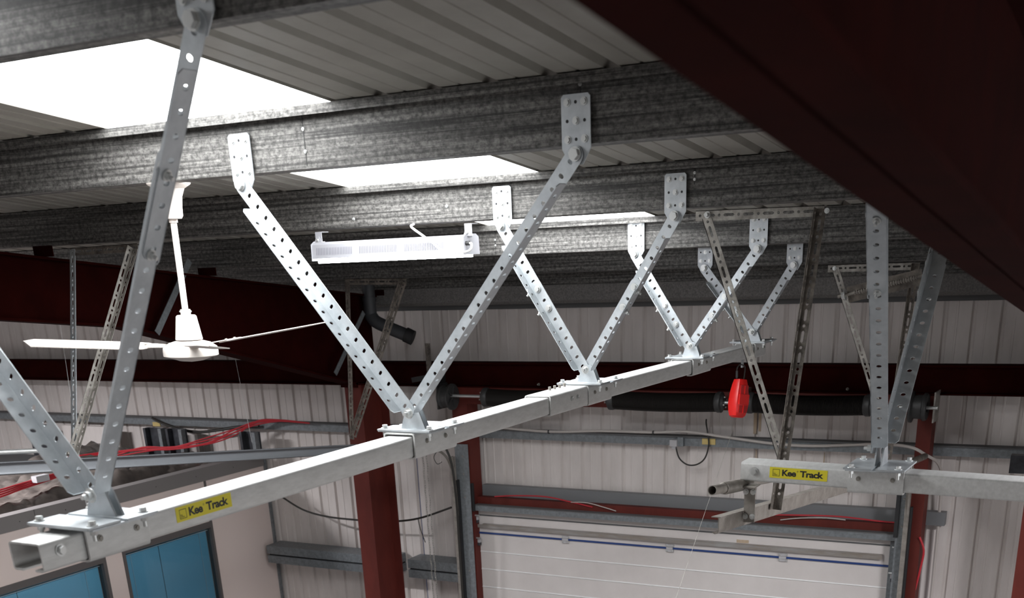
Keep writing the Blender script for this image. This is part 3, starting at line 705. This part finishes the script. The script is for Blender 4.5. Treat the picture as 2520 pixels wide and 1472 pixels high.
build('threaded_rod', b, 'trackm', tb); bolt(tb, (-1.25, 5.01, -.223), (-1, 0, -.2), .014, .012)

# ------------------------------------------------------------------ ceiling fan
FX, FY = -3.61, 3.76
fan = thing('ceiling_fan', (FX, FY, -.36), 'white three-bladed ceiling fan hanging behind the long dark brace', 'ceiling fan')
fd = V((-.012, 0, -.47)).normalized()
ft = V((FX+.010, FY, .292))
build('canopy', MB().lathe([(.0, 0), (.085, .002), (.082, .008), (.058, .022), (.046, .05), (.041, .09), (.040, .118), (.034, .128), (0, .13)], ft, fd), 'ivory', fan)
build('rod', MB().cyl(ft+fd*.12, ft+fd*.475, .0125, n=16), 'ivory', fan)
b = MB().lathe([(.0, 0), (.017, 0), (.017, .012), (.013, .012)], ft+fd*.130, fd, n=16); b.lathe([(.02, 0), (.02, .02)], ft+fd*.46, fd, n=16); build('rod_collar', b, 'ivory', fan)
for s_ in (-1, 1): bolt(fan, ft+fd*.468+X_*s_*.02, X_*s_, .004, .008, washer=0, name='screw')
build('motor_cup', MB().lathe([(0, 0), (.036, 0), (.041, .005), (.0545, .09), (.0545, .093), (.0, .093)], ft+fd*.482, fd, n=32), 'ivory', fan)
hc = ft+fd*.578
build('motor_hub', MB().lathe([(.0, 0), (.052, .001), (.085, .010), (.108, .026), (.111, .034), (.111, .058), (.105, .062), (.085, .066), (.05, .078), (0, .084)], hc, fd, n=40), 'ivory', fan)
for k in range(3):
    a = math.radians(81+120*k); u = V((math.cos(a), math.sin(a), .055)).normalized(); w_ = Z_.cross(u).normalized(); tilt = math.radians(-9)
    wv = (w_*math.cos(tilt)+Z_*math.sin(tilt)).normalized(); nv = u.cross(wv).normalized()
    o = hc-Z_*.030
    pts = [(.17, -.035), (.20, -.052), (.26, -.060), (.715, -.066), (.745, -.03), (.67, .055), (.26, .058), (.19, .045), (.165, .02)]
    bl = build('blade', MB().prism(pts, o, u, wv, nv*.0035), 'ivory', fan)
    am = build('blade_arm', MB().prism([(.085, -.018), (.085, .018), (.16, .03), (.255, .025), (.255, -.02), (.16, -.03)], o+nv*.0035, u, wv, nv*.003), 'ivory', bl)
    for r_ in (.10, .19, .235): bolt(bl, o+u*r_+nv*.006, nv, .005, .003, m='tin')

# ------------------------------------------------------------------ batten lamp
lt = thing('batten_lamp', (-3.53, 5.16, -.02), 'glowing white batten lamp hanging under the third purlin', 'ceiling lamp')
x0, x1 = -3.985, -3.085
prof = [(5.10, -.004), (5.105, .060), (5.125, .072), (5.215, .072), (5.235, .060), (5.24, -.004)]
build('housing', MB().prism(prof, (x0, 0, 0), Y_, Z_, V((x1-x0, 0, 0))), 'housing', lt)
build('diffuser', MB().prism([(5.104, -.004), (5.108, -.026), (5.232, -.026), (5.236, -.004)], (x0+.03, 0, 0), Y_, Z_, V((x1-x0-.06, 0, 0))), 'lamp', lt)
M['vent'] = mat('vent slot', (.16, .16, .19), .7)
for x in (x0, x1): build('end_plate', MB().prism([(5.096, -.014), (5.10, .062), (5.125, .076), (5.215, .076), (5.24, .062), (5.244, -.014)], (x-.002, 0, 0), Y_, Z_, V((.004, 0, 0))), 'housing', lt)
for g0 in (.03, .295, .565):
    b = MB()
    for k in range(23):
        x = x0+g0+k*.0098
        b.add([(x, 5.1005, .012), (x+.003, 5.1005, .012), (x+.005, 5.1030, .045), (x+.002, 5.1030, .045)], [(0, 1, 2, 3)])
    for i_ in range(len(b.v)): b.v[i_].y -= .0012
    build('vent_slots', b, 'vent', lt)
for x in (x0+.015, x1+.0):
    s_ = build('mounting_strap', MB().box((x-.02, 5.150, .06), (x+.02, 5.153, .118)).box((x-.02, 5.150, .117), (x+.02, 5.21, .120)), 'housing', lt)
    build('lug', MB().prism([(-.027, 0), (.027, 0), (.008, .032), (-.008, .032)], (x+.005, 5.135, .066), X_, Z_, V((0, .004, 0))), 'housing', lt)
    bolt(lt, (x+.003, 5.135, .082), -Y_, .006, .004)
build('cable_gland', MB().cyl((x1+.002, 5.12, .035), (x1+.022, 5.12, .035), .010), 'dark', lt)
build('power_cable', MB().tube([(x1+.02, 5.12, .035), (x1+.038, 5.11, .030), (x1+.034, 5.10, .005), (x1-.01, 5.085, -.004), (x1-.10, 5.08, .006), (x1-.165, 5.085, .045), (x1-.22, 5.09, .078), (x1-.30, 5.12, .118), (x1-.31, 5.16, .13)], .0055, n=8, smooth=5), 'white', lt)

# added lamp copies, out of the picture, whose wide beams brighten the lower walls
def add_fill_lamp(x, y, z, lab):
    r = lt.copy(); S.collection.objects.link(r); r.location = (x, y, z); r['label'] = lab; r['group'] = 'added fill lamps outside the picture'
    for ch in list(lt.children):
        c_ = ch.copy(); S.collection.objects.link(c_); c_.parent = r
    la = bpy.data.lights.new('fill_beam', 'AREA'); la.shape = 'RECTANGLE'; la.size = .84; la.size_y = .12; la.energy = FILL_LAMP; la.spread = math.radians(152); la.color = (.97, .96, 1)
    lo = bpy.data.objects.new('fill_beam', la); S.collection.objects.link(lo); lo.parent = r; lo.location = (0, .01, -.02)
for x, y, z, lab in ((1.4, 5.16, -.02, 'added white batten lamp, unseen in the bay right of the big rafter'), (-9.6, 5.16, -.02, 'added white batten lamp, unseen in the bay left of the far rafter'), (-3.5, -3.2, .48, 'added white batten lamp behind the viewpoint, in the middle bay'), (1.4, -3.2, .48, 'added white batten lamp behind the viewpoint, in the right bay'), (-9.6, -3.2, .48, 'added white batten lamp behind the viewpoint, in the left bay')): add_fill_lamp(x, y, z, lab)

# ------------------------------------------------------------------ red retractable arrester
dv = thing('fall_arrester', (-2.5, 7.49, -1.05), 'bright red fall arrester hanging from the far end of the rail', 'fall arrester')
ax = V((.0, -.045, -.235)).normalized(); tp = V((-2.517, 7.52, -.828)); sx = V((.5, .86, 0)); sx = (sx-ax*sx.dot(ax)).normalized(); sy = ax.cross(sx)
secs = [(0, .072, .034), (.03, .088, .042), (.09, .112, .050), (.15, .124, .052), (.195, .112, .048), (.225, .098, .040), (.237, .07, .028)]
b = MB()
n8 = 12
for h_, w_, dth in secs:
    for k in range(n8):
        an = 2*math.pi*(k+.5)/n8; c_, s__ = math.cos(an), math.sin(an)
        b.v.append(tp+ax*h_+sx*(w_/2*math.copysign(abs(c_)**.6, c_))+sy*(dth*math.copysign(abs(s__)**.55, s__)))
for i in range(len(secs)-1):
    for k in range(n8): b.f.append((i*n8+k, i*n8+(k+1) % n8, (i+1)*n8+(k+1) % n8, (i+1)*n8+k))
b.f += [tuple(range(n8))[::-1], tuple(range((len(secs)-1)*n8, len(secs)*n8))]
build('casing', b, 'device', dv)
cfront = -sy if (-sy).y < 0 else sy
for h_, hh, ww, mm, nm in ((.065, .055, .062, 'deviced', 'upper_window'), (.125, .062, .078, 'device', 'waist_band'), (.185, .045, .066, 'deviced', 'lower_window')):
    dd = .045 if mm == 'deviced' else .051
    b = MB().obox(tp+ax*h_+cfront*dd, sx, ax, cfront, ww, hh, .012); build(nm, b, mm, dv)
for h_ in (.065, .185): build('rib', MB().obox(tp+ax*h_+cfront*.050, sx, ax, cfront, .006, .05, .012), 'device', dv)
# carabiner and rail eye
eye = V((-2.517, 7.545, -.70))
b = MB().tube([tp+sx*-.03+V((0, 0, -.005)), tp+sx*-.032+V((0, 0, .06)), tp+sx*-.012+V((0, 0, .088)), tp+sx*.022+V((0, 0, .088)), tp+sx*.036+V((0, 0, .07)), tp+sx*.026+V((0, 0, .0)), tp+V((0, 0, -.008)), tp+sx*-.03+V((0, 0, -.005))], .0042, n=8, smooth=4)
cb = build('carabiner', b, 'cableblack', dv)
build('carabiner_sleeve', MB().cyl(tp+sx*-.031+V((0, 0, .008)), tp+sx*-.032+V((0, 0, .05)), .008), 'drum', cb)
build('trolley_hook', MB().box((-2.522, 7.535, -.757), (-2.512, 7.56, -.69)), 'galv', dv)
build('arrester_line', MB().cyl(tp+ax*.235, (-2.50, 6.2, -2.15), .0012, n=6), 'tin', label='thin steel line slanting down from the red arrester', cat='steel line')
# continues straight to below the frame
# ------------------------------------------------------------------ torsion spring assembly
sh = thing('torsion_spring_shaft', (-3.4, 8.45, -1.17), 'black coil springs on a shaft under the long red beam above the door', 'door spring')
build('shaft', MB().cyl((-5.46, 8.45, -1.085), (-1.43, 8.45, -1.10), .012), 'bolt', sh)
for xa, xb in ((-4.985, -4.36), (-3.86, -2.975), (-2.75, -1.89)):
    b = MB(); n_ = int((xb-xa)/.009)
    prof = []
    for k in range(n_):
        s_ = k*.009; sag = 0
        prof += [(.062, s_), (.069, s_+.0045)]
    b.lathe(prof, (xa, 8.45, -1.092), X_, n=24)
    for v_ in b.v: v_.z -= .010*math.sin(math.pi*(v_.x-xa)/(xb-xa))
    sp = build('coil_spring', b, 'spring', sh)
    for xe, sg in ((xa, 1), (xb, -1)):
        build('spring_cone', MB().lathe([(0, -.03), (.045, -.03), (.055, -.015), (.075, -.01), (.075, .02), (.066, .035)], (xe, 8.45, -1.092), X_*sg, n=20), 'drum', sh)
        for k in range(4): 
            an = k*math.pi/2+.4; bolt(sh, (xe-sg*.03, 8.45+.04*math.cos(an), -1.092+.04*math.sin(an)), X_*-sg, .006, .01, washer=0, m='tin')
for xe, sg, lab in ((-5.35, 1, 'l'), (-1.56, -1, 'r')):
    dr = build('cable_drum', MB().lathe([(0, .02), (.035, .02), (.035, -.01), (.085, -.012), (.092, 0), (.092, .012), (.080, .02), (.078, .075), (.105, .085), (.105, .10), (.09, .102), (.03, .085), (0, .085)], (xe-.05*sg, 8.45, -1.095), X_*sg, n=36), 'drum', sh)
    for k in range(5):
        an = k*2*math.pi/5; build('drum_spoke', MB().bar((xe+.05*sg, 8.45+.02*math.cos(an), -1.095+.02*math.sin(an)), (xe+.05*sg, 8.45+.085*math.cos(an), -1.095+.085*math.sin(an)), .012, .012), 'drum', dr)
build('bearing_plate', MB().box((-2.83, 8.47, -1.14), (-2.79, 8.60, -1.0)), 'tin', sh)
build('bearing_plate', MB().box((-5.46, 8.45, -1.20), (-5.45, 8.62, -1.0)), 'drum', sh)
build('bearing_plate', MB().box((-1.46, 8.45, -1.20), (-1.45, 8.62, -1.0)), 'tin', sh)
build('upright_strip', MB().box((-5.634, 8.594, -1.03), (-5.584, 8.60, -.688)), 'brown', label='narrow dark upright strip above the left cable drum', cat='metal strip')
build('angle_arm', MB().bar((-5.68, 8.45, -.965), (-5.45, 8.45, -.93), .05, .04).box((-5.47, 8.44, -1.0), (-5.455, 8.6, -.92)), 'dark', label='short black arm beside the left cable drum', cat='bracket')

# ------------------------------------------------------------------ pipe
pi = thing('rainwater_pipe', (-5.9, 8.4, -.66), 'dark grey bent pipe running down right under the batten lamp', 'pipe')
build('pipe_body', MB().tube([(-6.035, 8.42, -.20), (-6.035, 8.42, -.42), (-6.02, 8.42, -.47), (-5.96, 8.43, -.52), (-5.72, 8.5, -.625)], .052, n=20, smooth=4), 'pipe', pi)
build('pipe_collar', MB().cyl((-6.035, 8.42, -.345), (-6.035, 8.42, -.315), .058, n=20), 'pipe', pi)
build('pipe_mouth', MB().cyl((-5.75, 8.49, -.61), (-5.69, 8.51, -.64), .06, n=20), 'dark', pi)

# ------------------------------------------------------------------ cables, conduit, boxes on the wall
def cable(name, pts, r, m, lab, cat='cable', smooth=5, group=None): return build(name, MB().tube(pts, r, n=7, smooth=smooth), m, label=lab, cat=cat, group=group)
cd = cable('conduit_pipe', [(-5.10, 8.76, -1.375), (-4.58, 8.77, -1.398), (-4.1, 8.77, -1.378), (-3.64, 8.77, -1.375), (-3.37, 8.77, -1.36), (-3.03, 8.77, -1.393), (-2.65, 8.77, -1.428), (-2.34, 8.77, -1.433), (-1.9, 8.77, -1.405), (-1.62, 8.56, -1.38), (-1.50, 8.56, -1.43), (-1.425, 8.7, -1.52), (-1.41, 8.8, -1.70), (-1.405, 8.83, -2.2), (-1.40, 8.83, -3.2)], .011, 'conduit', 'pale conduit sagging along the wall above the door and down at the right post', 'conduit')
for x, z in ((-4.58, -1.40), (-3.64, -1.378), (-2.65, -1.43)): build('cable_tie', MB().cyl((x-.006, 8.77, z), (x+.006, 8.77, z), .016, n=10), 'drum', cd)
cable('black_cable', [(-3.225, 8.84, -1.275), (-3.21, 8.80, -1.30), (-3.185, 8.77, -1.37), (-3.175, 8.77, -1.46), (-3.205, 8.77, -1.56), (-3.27, 8.77, -1.61), (-3.35, 8.77, -1.615), (-3.42, 8.77, -1.565), (-3.45, 8.77, -1.475)], .006, 'cableblack', 'black cable loop hanging from the grey plug on the wall rail')
sk = thing('plug_socket', (-3.45, 8.78, -1.48), 'pale grey plug in a box on the wall rail above the door', 'socket')
build('socket_box', MB().box((-3.43, 8.76, -1.475), (-3.385, 8.80, -1.405)), 'girt', sk); build('plug', MB().box((-3.49, 8.74, -1.475), (-3.43, 8.79, -1.425)).box((-3.475, 8.75, -1.495), (-3.445, 8.78, -1.475)), 'socket', sk)
build('warning_tag', MB().box((-3.24, 8.795, -1.458), (-3.13, 8.80, -1.412)), 'tag', label='small cream tag on the wall rail right of the plug', cat='label')
build('warning_tag', MB().box((-9.12, 8.79, -1.487), (-9.02, 8.795, -1.447)), 'tag', label='small cream tag on the wall rail above the office roof at left', cat='label')
cable('slack_cable', [(-7.42, 8.60, -2.05), (-7.18, 8.62, -2.175), (-6.9, 8.62, -2.225), (-6.56, 8.62, -2.235), (-6.3, 8.63, -2.235), (-6.04, 8.62, -2.21), (-5.8, 8.61, -2.16), (-5.47, 8.58, -2.045)], .009, 'cableblack', 'slack black cable swagged across the wall behind the red column')
cable('loose_cable_end', [(-5.86, 8.62, -2.18), (-5.84, 8.62, -2.28), (-5.80, 8.62, -2.39)], .004, 'cableblack', 'short thin cable end dangling from the slack black cable')
cable('rubber_hose', [(-5.38, 8.40, -1.49), (-5.345, 8.41, -1.58), (-5.33, 8.42, -1.68), (-5.325, 8.43, -1.83), (-5.33, 8.45, -2.05), (-5.345, 8.47, -2.4), (-5.35, 8.48, -3.2)], .010, 'cableblack', 'thick black hose bending down the left door track', 'hose')
cable('blue_wire', [(-5.98, 8.86, -1.2), (-5.985, 8.86, -2.0), (-5.98, 8.86, -3.2)], .003, 'blue', 'thin blue wire running down the wall right of the red column', 'wire')
cable('white_wire_hook', [(-5.44, 8.45, -1.52), (-5.50, 8.45, -1.55), (-5.53, 8.45, -1.60), (-5.50, 8.45, -1.65), (-5.45, 8.45, -1.63)], .003, 'drum', 'small wire hook left of the left door track top', 'wire')
for k, lab in ((0, 'red cable lying on the ledge above the left half of the door'), (1, 'red cable lying on the ledge above the right half of the door')):
    if k == 0: pts = [(-5.10, 8.71, -1.955), (-4.9, 8.705, -1.935), (-4.6, 8.70, -1.925), (-4.35, 8.695, -1.955), (-4.15, 8.69, -1.985)]
    else: pts = [(-2.65, 8.70, -1.955), (-2.4, 8.695, -1.94), (-2.1, 8.69, -1.93), (-1.8, 8.69, -1.945), (-1.6, 8.70, -1.95)]
    cable('red_cable', pts, .006, 'redcable', lab)
cable('white_cable', [(-4.35, 8.69, -1.955), (-4.2, 8.685, -1.95), (-4.05, 8.68, -1.975), (-3.93, 8.675, -2.0)], .004, 'conduit', 'short pale cable end on the ledge above the door, left of centre')
cable('white_cable', [(-2.55, 8.69, -1.985), (-2.4, 8.685, -1.96), (-2.2, 8.68, -1.945), (-2.05, 8.68, -1.95)], .004, 'conduit', 'short pale cable end on the ledge above the door, near its right end')
cable('red_cable', [(-1.49, 8.60, -2.02), (-1.455, 8.62, -2.12), (-1.465, 8.63, -2.24), (-1.49, 8.63, -2.42)], .008, 'redcable', 'red cable bundle clipped to the right door post')
# chain loop
b = MB()
def chain(b, x, y, z0, z1, dx):
    n_ = int((z0-z1)/.021)
    for k in range(n_):
        z = z0-(k+.5)*.021; xx = x+dx*k/n_+.003*math.sin(k*.9)
        u = X_ if k % 2 else Y_
        pts = [V((xx, y, z))+u*.006*math.cos(t_)+Z_*.0145*math.sin(t_) for t_ in [i*math.pi/4 for i in range(8)]]
        b.tube(pts+[pts[0]], .0017, n=4, smooth=1, caps=False)
chain(b, -5.675, 8.5, -1.20, -3.1, .0); chain(b, -5.637, 8.5, -1.20, -3.1, .0)
build('chain_loop', b, 'tin', label='thin hanging chain loop left of the left door track', cat='chain')
build('junction_box', MB().box((-.94, 8.55, -1.53), (-.78, 8.62, -1.41)), 'duct', label='dark grey box on the wall rail at the right edge of the picture', cat='box')

# ------------------------------------------------------------------ office cabin at lower left
OX = -7.78
ow = thing('wall_office', (OX, 6, -EYE), kind='structure')
b = MB()
W1 = (5.2, 6.70, -2.275); W2 = (6.90, 8.02, -2.255)   # window openings: y0, y1, top
for y0_, y1_, z0_, z1_ in ((1.5, 8.88, -2.22, -1.83), (1.5, W1[0], -EYE, -2.22), (W1[1], W2[0], -EYE, -2.22), (W2[1], 8.88, -EYE, -2.22), (W1[0], W1[1], -EYE, -3.6), (W2[0], W2[1], -EYE, -3.6)):
    b.box((OX-.08, y0_, z0_), (OX, y1_, z1_))
build('panel', b, 'office', ow)
build('fascia', MB().box((OX-.10, 1.5, -1.828), (OX+.012, 8.88, -1.708)), 'fascia', ow, label='mid grey fascia strip')
build('fascia_joint', MB().box((OX+.012, 6.10, -1.828), (OX+.0125, 6.104, -1.708)), 'dark', ow)
for y_ in (5.95, 6.4, 6.9, 7.4, 7.9, 8.4): bolt(ow, (OX+.012, y_, -1.77), X_, .004, .002, m='dark', washer=0, name='screw')
for y_, z1_ in ((6.70, -1.83), (6.92, -1.83), (8.01, -1.83)):
    build('joint_strip', MB().box((OX-.002, y_-.012, -EYE), (OX+.008, y_+.012, z1_)), 'frame', ow)
for i, (y0_, y1_, zt) in enumerate((W1, W2)):
    wn = thing('window_%d' % (i+2), (OX, (y0_+y1_)/2, -3.6), kind='structure')
    f = MB(); k = .045
    f.box((OX-.06, y0_, zt-.0), (OX+.012, y1_, zt+.055)); f.box((OX-.06, y0_, -3.6), (OX+.012, y0_+k*.5, zt)); f.box((OX-.06, y1_-k*.6, -3.6), (OX+.012, y1_, zt)); f.box((OX-.06, y0_, -3.64), (OX+.012, y1_, -3.6))
    build('window_frame', f, 'frame', wn)
    build('pane', MB().add([(OX-.02, y0_+k*.5, -3.6), (OX-.02, y1_-k*.6, -3.6), (OX-.02, y1_-k*.6, zt), (OX-.02, y0_+k*.5, zt)], [(0, 1, 2, 3)]), 'glass', wn)
    b = MB(); z = zt-.012
    while z > -3.4:
        b.add([(OX-.062, y0_+.03, z), (OX-.062, y1_-.035, z), (OX-.055, y1_-.035, z-.0145), (OX-.055, y0_+.03, z-.0145)], [(0, 1, 2, 3)]); z -= .0135
    b.box((OX-.076, y0_+.03, -3.4), (OX-.068, y1_-.03, zt))
    bl = build('blind', b, 'blind', wn, smooth=0)
    build('head_rail', MB().box((OX-.052, y0_+.03, zt-.030), (OX-.035, y1_-.03, zt-.024)), 'blindcord', bl)
    for fy in (.12, .42, .88):
        y_ = y0_+(y1_-y0_)*fy; build('ladder_cord', MB().box((OX-.0545, y_-.0015, -3.4), (OX-.0525, y_+.0015, zt-.01)), 'blindcord' if fy != .42 else 'dark', bl)
build('corner_trim', MB().box((OX-.01, 8.84, -EYE), (OX+.02, 8.87, -1.71)), 'girt', ow)
# cabin roof with crumpled polythene
build('ceiling', MB().box((XL, 1.5, -1.86), (OX-.1, 8.78, -1.84)), 'cavity', kind='structure')
from mathutils import noise as mn
b = MB(); nx, ny = 60, 110
for j in range(ny+1):
    for i in range(nx+1):
        x = -9.6+i/nx*(OX-.11+9.6); y = 4.6+j/ny*(8.65-4.6)
        n1 = mn.fractal(V((x*2.3, y*1.1+x*.6, .3)), .6, 2.1, 4); n2 = abs(mn.fractal(V((x*5+y*2.2, y*2.0, 4)), .8, 2.2, 5))
        e = max(0, min(1, (OX-.11-x)/.16))
        z = -1.80+e*(.10+.07*n1+.085*(.35-n2))
        # the pile is higher further from the cabin edge
        z += .05*e*math.sin(y*2.2+x)
        b.v.append(V((x, y, max(z, -1.83))))
for j in range(ny):
    for i in range(nx):
        k = j*(nx+1)+i; b.f.append((k, k+1, k+nx+2, k+nx+1))
build('polythene_sheet', b, 'tarp', label='crumpled dusty polythene sheet lying on the office roof', cat='plastic sheet', smooth=80)
# uprights behind the sheet
for x0, x1, lab in ((-9.05, -8.80, 'dark upright metal box on the office roof under the left cream tag'), (-8.75, -8.53, 'dark upright channel right of the metal box on the office roof'), (-7.80, -7.60, 'dark upright channel at the corner of the office roof')):
    t = thing('upright_channel', ((x0+x1)/2, 8.6, -1.80), lab, 'metal channel')
    zb_ = -1.706 if x1 > -7.7 else -1.83
    build('back', MB().box((x0, 8.64, zb_), (x1, 8.65, -1.475)), 'duct', t); build('left_lip', MB().box((x0, 8.58, zb_), (x0+.03, 8.64, -1.475)), 'duct', t)
    build('right_lip', MB().box((x1-.05, 8.58, zb_), (x1-.01, 8.64, -1.475)), 'girt', t)
reds = []
for k in range(6):
    r_ = random.Random(k)
    j = lambda s_: (r_.random()-.5)*s_
    pts = [(-7.05, 8.72, -1.392), (-7.35, 8.70, -1.375+j(.012)), (-7.62, 8.66, -1.395+j(.04)), (-7.85, 8.6, -1.47+j(.07)), (-8.15, 8.5, -1.56+j(.07)), (-8.5, 8.4, -1.62+j(.03)), (-8.8, 8.3, -1.63+j(.05)), (-9.1, 8.1, -1.66+j(.06)), (-9.3, 7.8, -1.66+j(.04))]
    cable('red_cable', pts, .0065, 'redcable', 'red cable in the bundle sagging from the wall rail onto the office roof', group='red cables on the office roof')
for k in range(4):
    pts = [(-8.1, 5.4, -1.58-.02*k), (-8.1, 6.0, -1.575-.018*k), (-8.12, 6.3, -1.565-.014*k), (-8.15, 6.6, -1.555-.012*k), (-8.2, 6.85, -1.56-.006*k)]
    cable('red_cable', pts, .007, 'redcable', 'red cable lying on the polythene near the left edge', group='red cables at the left edge')
build('white_box', MB().box((-8.12, 6.42, -1.575), (-8.06, 6.55, -1.525)), 'socket', label='small white box on the polythene at the left edge', cat='box')
cable('black_cable', [(-9.07, 8.75, -1.40), (-8.95, 8.74, -1.44), (-8.7, 8.72, -1.49), (-8.45, 8.72, -1.515), (-8.2, 8.72, -1.49), (-7.95, 8.74, -1.455), (-7.7, 8.76, -1.44)], .014, 'cableblack', 'thick black cable drooping along the wall rail above the office')
for k, (p, q) in enumerate((((-7.5, 6.5, -.03), (-7.4, 6.3, -1.75)), ((-6.9, 7.62, -.16), (-6.6, 7.4, -1.35)), ((-7.9, 7.62, -.16), (-7.6, 6.5, -1.75)))):
    build('hanging_wire', MB().cyl(p, q, .0012, n=5), 'bolt', label='hair-thin wire hanging in front of the wall, %s' % ('left of the fan' , 'right of the fan', 'beside the long dark brace')[k], cat='wire')
# partition corner box seen far left above the office
build('pale_board', MB().box((-10.35, 8.70, -1.80), (-9.55, 8.72, -1.50)), 'wall', label='pale board leaning on the wall behind the left braces', cat='board')
build('upright_channel', MB().box((-10.75, 8.6, -1.83), (-10.4, 8.65, -1.49)), 'duct', label='black upright box at the left edge behind the braces', cat='metal channel')

# ------------------------------------------------------------------ lift everything onto the floor level
for o in list(S.collection.objects):
    if o.parent is None: o.location.z += EYE
